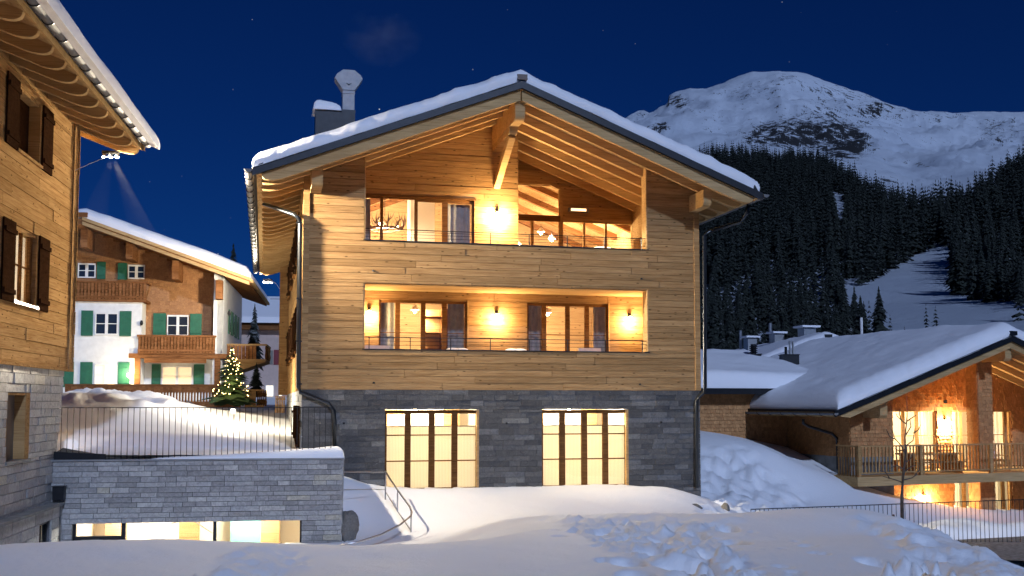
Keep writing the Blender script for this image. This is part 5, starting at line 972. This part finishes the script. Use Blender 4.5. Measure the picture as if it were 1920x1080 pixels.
a = OO.hs(459, 762, -3.2); b = OO.hs(495, 731, -3.2); t = thing('balcony_corner', 'light wooden balustrade with turned balusters at the terrace corner', 'balustrade', OO.wld((a[0], -3.2, 0)), OO.rz); MB().box(0, .55, 0, .06, a[2], b[2]).build('panel', M['frame_l'], t); MB().box(0, b[0]-a[0], -.03, .1, b[2]-.06, b[2]+.03).build('top_rail', M['frame_l'], t); MB().box(0, b[0]-a[0], -.03, .1, a[2]-.04, a[2]+.06).build('bottom_rail', M['frame_l'], t)
for i in range(5): MB().lathe([(.03, 0), (.07, .2), (.03, .45), (.06, .6), (.03, .85)], (.65+i*.1, .03, a[2]), 6).build('baluster', M['frame'], t)
a = hT(516, 770, 48); t = thing('picket_gate', 'small picket gate of light boards beside the big chalet', 'gate', a, -PSI); 
for i in range(6): MB().box(i*.075, i*.075+.05, 0, .03, -.1, .68).build('picket', M['frame_l'], t)
MB().box(0, .45, .03, .06, .5, .56).build('rail', M['frame_l'], t)
a = hT(437, 770, 39.5); t = thing('ground_flood', 'lit ground floodlight shining on the snow by the fence', 'lamp', a); MB().box(-.08, .08, -.05, .05, -.1, .06).build('housing', M['steel'], t); MB().box(-.06, .06, -.06, -.051, -.03, .04).build('lens', emit('lit_lens', (1, .9, .65), 40), t); lamp('lamp_light', t, (0, -.35, .1), 900, (1, .9, .68), .15)
MB().tube([hT(350, 752, 46), hT(412, 782, 44)], .03, 6).build('stair_handrail', M['chrome'], None); tag(bpy.data.objects['stair_handrail'], 'pale metal stair handrail rising out of the snow below the fence', 'handrail')
# ================================================================== PINK HOUSE and REAR HOUSE
PF = Frame(hT(470, 700, 78)*np.array([1, 1, 0]), 5); ph_ = thing('pink_house', 'pink rendered house with a red shutter and snowy roof behind the old chalet', 'house', PF.o, PF.rz)
zt_ = PF.hs(500, 618, 0)[2]; MB().box(-4, 9, 0, 8, 1.5, zt_).build('wall', M['pink'], ph_); MB().box(-4, 9, -.6, 0, zt_-.05, zt_+.4).build('eave_beam', M['oldwood'], ph_); MB().prism([(-.8, zt_+.42), (4, zt_+2.3), (8.8, zt_+.42)], -4.3, 9.3, 'x').build('roof', M['dark'], ph_)
o = MB().prism([(-.9, zt_+.45), (-.85, zt_+.9), (4, zt_+2.9), (8.9, zt_+.9), (8.9, zt_+.45), (4, zt_+2.35)], -4.3, 9.3, 'x').build('roof_snow', M['snow_roof'], None, PF.o, PF.rz); tag(o, 'snow slab on the pink house roof', 'snow')
for px0, px1, py0, py1, nm, m_ in ((497, 512, 657, 683, 'window', plain('grey_pane', (.2, .2, .18), .3)), (513, 524, 656, 684, 'shutter', M['red'])):
    a = PF.hs(px0, py1, 0); b = PF.hs(px1, py0, 0); MB().box(a[0], b[0], -.07, 0.0, a[2], b[2]).build(nm, m_, ph_)
for px0, px1 in ((497, 514), (522, 530)): a = PF.hs(px0, 744, 0); b = PF.hs(px1, 722, 0); f = MB().box(a[0], b[0], -.05, 0, a[2], b[2]).build('window', M['white'], ph_); MB().box(a[0]+.08, b[0]-.08, -.06, -.051, a[2]+.06, b[2]-.06).build('lit_pane', emit('lit_pink_window', (1, .82, .5), 1.6), f)
q = PF.hs(517, 575, 3.6); MB().box(q[0]-.4, q[0]+.4, 3.3, 4.1, zt_+1.6, q[2]+.6).build('chimney', M['concrete'], ph_)
QF = Frame(hT(1553, 640, 70)*np.array([1, 1, 0]), 11.6); rh = thing('rear_house', 'house behind with a floodlit snowy gable and metal flues', 'house', QF.o, QF.rz); zq = QF.hs(1553, 634, 0)[2]
def zqf(x): return zq-.36*abs(x)
MB().prism([(-6.5, 0), (6.5, 0), (6.5, zqf(6.5)-.3), (0, zq-.3), (-6.5, zqf(6.5)-.3)], .8, 30).build('wall', M['oldwood'], rh); MB().prism([(-8, zqf(8)), (0, zq), (8, zqf(8)), (8, zqf(8)-.25), (0, zq-.25), (-8, zqf(8)-.25)], 0, 31).build('roof', M['oldwood'], rh); MB().box(-.25, .25, -.12, .3, zq, zq+.25).build('ridge_cap', M['dark'], rh)
roofsnow(-8, 8, -.05, 31, zqf, .5, 'bright snow on the rear house roof with metal flues', QF, stepx=.3, stepy=.6, r=.5, seed=61)
for px, py0, py1, tt_, wd in ((1389, 620, 660, 85, .12), (1445, 606, 645, 83, .13), (1407, 632, 655, 84, .4), (1457, 624, 645, 82, .4), (1513, 613, 635, 80, .5)):
    a = hT(px, py1, tt_); h_ = (py1-py0)/F*tt_; o = thing('roof_flue', {1389: 'tall thin round flue standing farthest from the rear house gable', 1445: 'tall thin round flue halfway along the rear house roof', 1407: 'square snow hatted flue beside the farthest thin flue', 1457: 'square snow hatted flue beside the halfway thin flue', 1513: 'square snow hatted flue close to the rear house gable'}[px], 'flue', a, 0, 'flues of the rear house')
    if wd < .2: MB().lathe([(wd, -1.2), (wd, h_), (wd*.5, h_+.03)], n=8).build('pipe', M['zinc'], o)
    else: MB().box(-wd, wd, -wd, wd, -1.2, h_-.1).build('shaft', M['zinc'], o); MB().box(-wd*1.5, wd*1.5, -wd*1.5, wd*1.5, h_-.06, h_+.08).build('hat', M['snow_roof'], o)
# ================================================================== HILLS, MOUNTAIN
pxs = np.concatenate([np.arange(-1800, 700, 60), np.arange(700, 2100, 4), np.arange(2100, 3400, 40)]).astype(float); tr = np.exp(np.linspace(math.log(105), math.log(3600), 260))
kt = np.log([105, 160, 260, 420, 600, 850, 1150, 1500, 2000, 2700, 3200, 3600])
cols_ = {-1800: [745]*12, 400: [752, 748, 744, 742, 741, 741, 741, 741, 742, 742, 742, 745], 900: [752, 735, 700, 650, 600, 560, 540, 530, 520, 515, 512, 600],
         1180: [752, 725, 660, 590, 500, 420, 345, 300, 262, 235, 218, 300], 1340: [752, 720, 655, 570, 480, 390, 320, 280, 240, 190, 157, 260], 1470: [752, 715, 648, 560, 470, 385, 312, 275, 235, 170, 118, 240],
         1600: [752, 710, 640, 545, 462, 388, 330, 300, 262, 205, 156, 260], 1720: [752, 705, 628, 535, 455, 400, 365, 335, 295, 240, 198, 290], 1850: [752, 700, 615, 515, 415, 348, 345, 325, 290, 240, 200, 290], 1980: [752, 690, 595, 480, 370, 300, 315, 310, 285, 238, 200, 290], 3400: [752, 690, 560, 440, 330, 270, 290, 300, 280, 240, 210, 300]}
ck = sorted(cols_); PYk = np.array([[np.interp(x, ck, [cols_[k][i] for k in ck]) for x in pxs] for i in range(12)])
sil_x = [1100, 1180, 1215, 1240, 1255, 1258, 1270, 1300, 1330, 1345, 1380, 1420, 1470, 1500, 1530, 1560, 1620, 1680, 1720, 1760, 1800, 1850, 1920, 2050]; sil_y = [225, 215, 207, 198, 194, 168, 160, 155, 157, 152, 136, 123, 119, 121, 127, 140, 160, 184, 198, 200, 204, 200, 201, 205]
m_ = (pxs >= 1100) & (pxs <= 2050); PYk[10][m_] = np.interp(pxs[m_], sil_x, sil_y)
kern = np.array([1, 2, 3, 2, 1])/9
for i in range(9): 
    for _ in range(10): PYk[i] = np.convolve(np.pad(PYk[i], 2, mode='edge'), kern, 'valid')
PYm = np.stack([np.interp(np.log(tr), kt, PYk[:, j]) for j in range(len(pxs))], 1)
Am_, Tm = np.meshgrid((pxs-CX)/F, tr); Um = Am_*Tm; Zm = CAM[2]+(HOR-PYm)/F*Tm; Xm = CAM[0]+Um*math.cos(PSI)+Tm*math.sin(PSI); Ym = CAM[1]-Um*math.sin(PSI)+Tm*math.cos(PSI)
far = sm(900, 2000, Tm)*sm(3300, 2900, Tm)*0+sm(900, 2000, Tm)*(1-sm(2900, 3150, Tm)); wgt = sm(900, 1200, CX+F*Am_)
rid = 1-np.abs(2*fbm(Xm/420, Ym/420, 6, 101)-1); Zm = Zm+wgt*(far*(95*(rid-.75)+42*((1-np.abs(2*fbm(Xm/150, Ym/150, 5, 103)-1))-.75)+14*(fbm(Xm/40, Ym/40, 3, 105)-.5))+sm(150, 300, Tm)*(1-far)*5*(fbm(Xm/60, Ym/60, 4, 107)-.5))
crest = sm(2700, 3100, Tm)*wgt; Zm = Zm+crest*14*(fbm(Xm/60, Ym/60, 4, 109)-.5)
mt = gridmesh('mountain', Xm, Ym, Zm, None); tag(mt, kind='structure'); PXm = CX+F*Am_; PYv = HOR-(Zm-CAM[2])*F/Tm
def bl(px, py, rx, ry): return np.exp(-(((PXm-px)/rx)**2+((PYv-py)/ry)**2)**2)*(Tm > 700)
rock = np.clip(bl(1530, 240, 105, 34)*1.0+bl(1590, 268, 55, 32)+bl(1450, 250, 60, 26)*.6+bl(1600, 175, 90, 40)*.42+bl(1680, 200, 60, 22)*.45+bl(1650, 198, 14, 10)+bl(1275, 180, 22, 18)*.8+bl(1420, 160, 70, 30)*.32+bl(1240, 232, 26, 9)*.9+bl(1330, 205, 60, 22)*.22+bl(1735, 300, 36, 14)*.45+bl(1890, 235, 45, 28)*.6+bl(1780, 210, 60, 9)*.4+bl(1670, 335, 30, 8)*.7+bl(1480, 135, 25, 8)*.5, 0, 1)
at = mt.data.attributes.new('rock', 'FLOAT', 'POINT'); at.data.foreach_set('value', rock.astype(np.float32).ravel())
m, t, b = newmat('mountain_snow'); g = nd(t, 'NewGeometry'); an_ = nd(t, 'Attribute', attribute_name='rock'); n1 = nd(t, 'TexNoise', Scale=.045, Detail=10, Roughness=.82); L(t, g.outputs['Position'], n1.inputs['Vector']); n2 = nd(t, 'TexNoise', Scale=.006, Detail=8, Roughness=.65); L(t, g.outputs['Position'], n2.inputs['Vector'])
ad = nd(t, 'Math', operation='ADD'); mu = nd(t, 'Math', operation='MULTIPLY'); mu.inputs[1].default_value = .165; L(t, an_.outputs['Fac'], mu.inputs[0]); L(t, mu.outputs[0], ad.inputs[0]); L(t, n1.outputs[0], ad.inputs[1])
sx = nd(t, 'SeparateXYZ'); L(t, g.outputs['True Normal'], sx.inputs[0]); st = nd(t, 'MapRange'); st.inputs['From Min'].default_value = .86; st.inputs['From Max'].default_value = .55; st.inputs['To Max'].default_value = .1; L(t, sx.outputs[2], st.inputs[0]); a2 = nd(t, 'Math', operation='ADD'); L(t, ad.outputs[0], a2.inputs[0]); L(t, st.outputs[0], a2.inputs[1]); k = ramp(t, a2.outputs[0], [(.632, (0, 0, 0)), (.66, (1, 1, 1))]); c = mixc(t, k, (.8, .88, .98), (.022, .023, .026)); c = mixc(t, .5, c, ramp(t, n2.outputs[0], [(.35, (.7, .74, .8)), (.65, (1, 1, 1))]), 'MULTIPLY'); L(t, c, b.inputs['Base Color']); b.inputs['Roughness'].default_value = .8; bump(t, b, n1.outputs[0], .8, 12); mt.data.materials.append(m)  # snow colour carries a blue tint standing in for distant air haze
# ================================================================== SPRUCES
def spruce(tiers, nb, seed, drop=.12, seg=2, trunk=True):
    r = random.Random(seed); mb = MB()
    if trunk: mb.tube([(0, 0, 0), (0, 0, .5), (0, 0, .98)], [.014, .009, .002], 5)
    nt_ = len(mb.f)
    for i in range(tiers):
        f = i/(tiers-1); z = .07+.9*f; ln = (.175*(1-f)**.85+.012)*r.uniform(.8, 1.15)
        for k in range(nb):
            a = 2*math.pi*(k+r.random()*.8)/nb; l = ln*r.uniform(.6, 1.2); wd = l*r.uniform(.28, .42); dz = -l*r.uniform(.25, .6); c_, s_ = math.cos(a), math.sin(a); zz = z+r.uniform(-.02, .02)
            p = lambda q, o, h: (q*c_-o*s_, q*s_+o*c_, zz+h)
            if seg == 2: mb.add([p(0, -.006, .025), p(0, .006, .025), p(l*.55, wd, dz*.25), p(l*.55, -wd, dz*.25), p(l, 0, dz), p(l*.6, 0, dz*.1+.012)], [(0, 1, 2, 5), (0, 5, 3), (5, 2, 4), (5, 4, 3)])
            else: mb.add([p(0, 0, .04), p(l*.7, wd, dz*.5), p(l, 0, dz), p(l*.7, -wd, dz*.5)], [(0, 1, 2), (0, 2, 3)])
    mb.add([(.006, 0, .93), (-.006, .004, .93), (0, -.006, .93), (0, 0, 1.0)], [(0, 1, 3), (1, 2, 3), (2, 0, 3)]); return mb, nt_
pro = []
for s in range(5):
    mb, nt_ = spruce(22, 11, 300+s); me = bpy.data.meshes.new('spruce'); me.from_pydata(mb.v, [], mb.f); me.materials.append(M['needle']); me.materials.append(M['bark'])
    for p in me.polygons: p.material_index = 1 if p.index < nt_ else 0
    pro.append(me)
def inpoly(x, y, P):
    c = False; j = len(P)-1
    for i in range(len(P)):
        if (P[i][1] > y) != (P[j][1] > y) and x < (P[j][0]-P[i][0])*(y-P[i][1])/(P[j][1]-P[i][1])+P[i][0]: c = not c
        j = i
    return c
FA = [(1150, 320), (1340, 292), (1480, 288), (1545, 300), (1620, 352), (1690, 385), (1750, 400), (1800, 420), (1785, 445), (1700, 492), (1640, 524), (1578, 545), (1588, 600), (1625, 650), (1560, 690), (1150, 720)]
FB = [(1690, 400), (1760, 398), (1830, 378), (1880, 345), (1930, 318), (2150, 290), (2300, 300), (2300, 590), (1930, 575), (1860, 562), (1790, 548), (1792, 470)]
GAPS = [[(1566, 355), (1590, 365), (1592, 425), (1580, 445), (1568, 400)], [(1445, 290), (1478, 285), (1480, 300), (1450, 302)]]
cand = []; rr_ = random.Random(5)
for _ in range(80000):
    px = rr_.uniform(1150, 2250); ti = int(rr_.uniform(0, 1)**.8*186)+10; t_ = tr[ti]*rr_.uniform(.99, 1.01)
    j = int(np.searchsorted(pxs, px)); py = PYv[ti, j]
    if t_ > 1500 or not (inpoly(px, py, FA) or inpoly(px, py, FB)) or any(inpoly(px, py, g_) for g_ in GAPS): continue
    hpx = rr_.uniform(55, 108)*t_/F; cand.append((px, t_, float(Zm[ti, j]), min(hpx, rr_.choice((rr_.uniform(9, 15), rr_.uniform(15, 22), rr_.uniform(20, 27))))))
seen = {}; trees_ = []
for px, t_, z, h_ in cand:
    u = (px-CX)/F*t_; sp = 5.5 if t_ > 300 else 3.4; k_ = (int(u/sp), int(t_/(sp*1.5)))
    if k_ in seen: continue
    seen[k_] = 1; trees_.append((px, t_, z, h_))
i_lone = {}
for px, pyb, pyt in ((1651, 642, 533), (1671, 648, 585), (1632, 640, 560), (1617, 640, 553), (1739, 628, 566), (1757, 628, 570), (1698, 632, 606), (1600, 650, 575), (1566, 660, 560), (1530, 660, 550), (1490, 660, 545), (1450, 665, 550), (1410, 665, 540), (1370, 668, 550), (1340, 668, 545), (1915, 600, 520), (1860, 566, 470), (1830, 562, 455), (1800, 550, 440)):
    j = int(np.searchsorted(pxs, px)); i = int(np.argmin(np.abs(PYv[:150, j]-pyb))); t_ = tr[i]; trees_.append((px, t_, float(Zm[i, j]), (pyb-pyt)/F*t_)); i_lone[(px, t_)] = 1620 < px < 1790
trees_.sort(key=lambda q: -q[3]/q[1]); 
def wpos(px, t_): u = (px-CX)/F*t_; return CAM[0]+u*math.cos(PSI)+t_*math.sin(PSI), CAM[1]-u*math.sin(PSI)+t_*math.cos(PSI)
for i, (px, t_, z, h_) in enumerate(trees_[:290]):
    x, y = wpos(px, t_); o = bpy.data.objects.new('spruce_tree', pro[i % 5]); col.objects.link(o); o.location = (x, y, z-.5); wv2 = h_*rr_.uniform(.8, 1.35); o.scale = (wv2, wv2, h_); o.rotation_euler = (0, 0, rr_.uniform(0, 6.28)); lone = i_lone.get((px, t_)); lb_t = 'lone dark spruce standing on the open snow field' if lone else ('dark spruce in the stand beyond the open snow field' if px > 1690 else 'dark spruce in the forest between the big chalet and the open snow field'); tag(o, lb_t, 'tree', 'lone spruces' if lone else ('spruces beyond the snow field' if px > 1690 else 'forest spruces by the big chalet'))
small = [spruce(9, 6, 400+s, seg=1, trunk=False)[0] for s in range(4)]; sv = [np.array(s.v) for s in small]; fm = MB(); VV = []; FF = []; off = 0
for i, (px, t_, z, h_) in enumerate(trees_[290:]):
    x, y = wpos(px, t_); a = rr_.uniform(0, 6.28); wv2 = h_*rr_.uniform(.85, 1.4); v = sv[i % 4]*np.array([wv2, wv2, h_]); c_, s_ = math.cos(a), math.sin(a); VV.append(np.stack([v[:, 0]*c_-v[:, 1]*s_+x, v[:, 0]*s_+v[:, 1]*c_+y, v[:, 2]+z-.5], -1)); FF += [tuple(k+off for k in f) for f in small[i % 4].f]; off += len(v)
me = bpy.data.meshes.new('spruce_forest'); me.from_pydata(np.concatenate(VV).tolist(), [], FF); o = link('spruce_forest', me, M['needle']); tag(o, 'dense dark spruce forest covering the slope below the mountain', 'forest', kind='stuff')
print('TREES', len(trees_))
# near spruces by the old chalet
def nearspruce(p, h_, lab, m='needle', name='spruce_tree', seed=1, tiers=26, nb=13, fat=1.6):
    mb, n0 = spruce(tiers, nb, seed); t = thing(name, lab, 'tree', p); tm = MB(); tm.tube([(0, 0, 0), (0, 0, h_*.95)], [.03*h_, .005], 7).build('trunk', M['bark'], t); k = MB(); k.v = [(x*h_*fat, y*h_*fat, z*h_) for x, y, z in mb.v]; k.f = mb.f[n0:]; k.build('crown', M[m], t); return t
p = hT(433, 760, 51.5); xt = nearspruce(p, (760-652)/F*51.5, 'christmas tree hung with warm fairy lights beside the old chalet', 'needle_g', 'christmas_tree', 3, 15, 11, 2.5)
mb = MB(); hx_ = (760-652)/F*51.5
for i in range(110): f = rr_.uniform(.15, .97); a = rr_.uniform(0, 6.28); r_ = rr_.uniform(.2, .4)*hx_*(1-f)**.85+.02; mb.lathe([(.002, -.02), (.02, 0), (.002, .02)], (r_*math.cos(a), r_*math.sin(a), f*hx_), 6)
o = mb.build('fairy_lights', M['bulbs'], xt); o['kind'] = 'stuff'; lamp('fairy_glow', xt, (0, -1.0, hx_*.45), 34, (1, .75, .35), .5)
nearspruce(hT(480, 745, 58), 1.9, 'dark spruce partly hidden below the side balcony of the old chalet', seed=5); nearspruce(hT(476, 690, 72), 4.4, 'dark spruce between the old chalet and the pink house', seed=6, fat=.9); nearspruce(hT(435, 610, 95), 7.4, 'tall spruce top rising behind the old chalet roof', seed=7, fat=1.1)
# ================================================================== SMOKE from the chimney
mb = MB(); mb.lathe([(.05, -1.0), (.5, -.8), (.9, -.3), (1, .2), (.8, .7), (.4, .95), (.05, 1.0)], n=18); sm_ = mb.build('chimney_smoke', None, None, hY(715, 72, 6.5)); sm_.scale = (1.6, .8, 1.15); tag(sm_, 'faint smoke drifting from the steel chimney cowl', 'smoke', kind='stuff')
m, t, b = newmat('smoke_volume'); t.nodes.remove(b); pv = nd(t, 'VolumePrincipled', Density=.1); pv.inputs['Color'].default_value = (.75, .72, .78, 1); tcn = nd(t, 'TexCoord'); n1 = nd(t, 'TexNoise', Scale=1.6, Detail=4); L(t, tcn.outputs['Object'], n1.inputs['Vector']); ln_ = nd(t, 'VectorMath', operation='LENGTH'); L(t, tcn.outputs['Object'], ln_.inputs[0])
fo_ = nd(t, 'MapRange'); fo_.inputs['From Min'].default_value = 1.0; fo_.inputs['From Max'].default_value = .2; L(t, ln_.outputs['Value'], fo_.inputs[0]); nr = nd(t, 'MapRange'); nr.inputs['From Min'].default_value = .42; nr.inputs['From Max'].default_value = .7; L(t, n1.outputs[0], nr.inputs[0]); mx = nd(t, 'Math', operation='MULTIPLY'); L(t, fo_.outputs[0], mx.inputs[0]); L(t, nr.outputs[0], mx.inputs[1]); m2 = nd(t, 'Math', operation='MULTIPLY'); m2.inputs[1].default_value = .5; L(t, mx.outputs[0], m2.inputs[0]); L(t, m2.outputs[0], pv.inputs['Density']); L(t, pv.outputs[0], t.nodes['Material Output'].inputs['Volume']); sm_.data.materials.append(m)
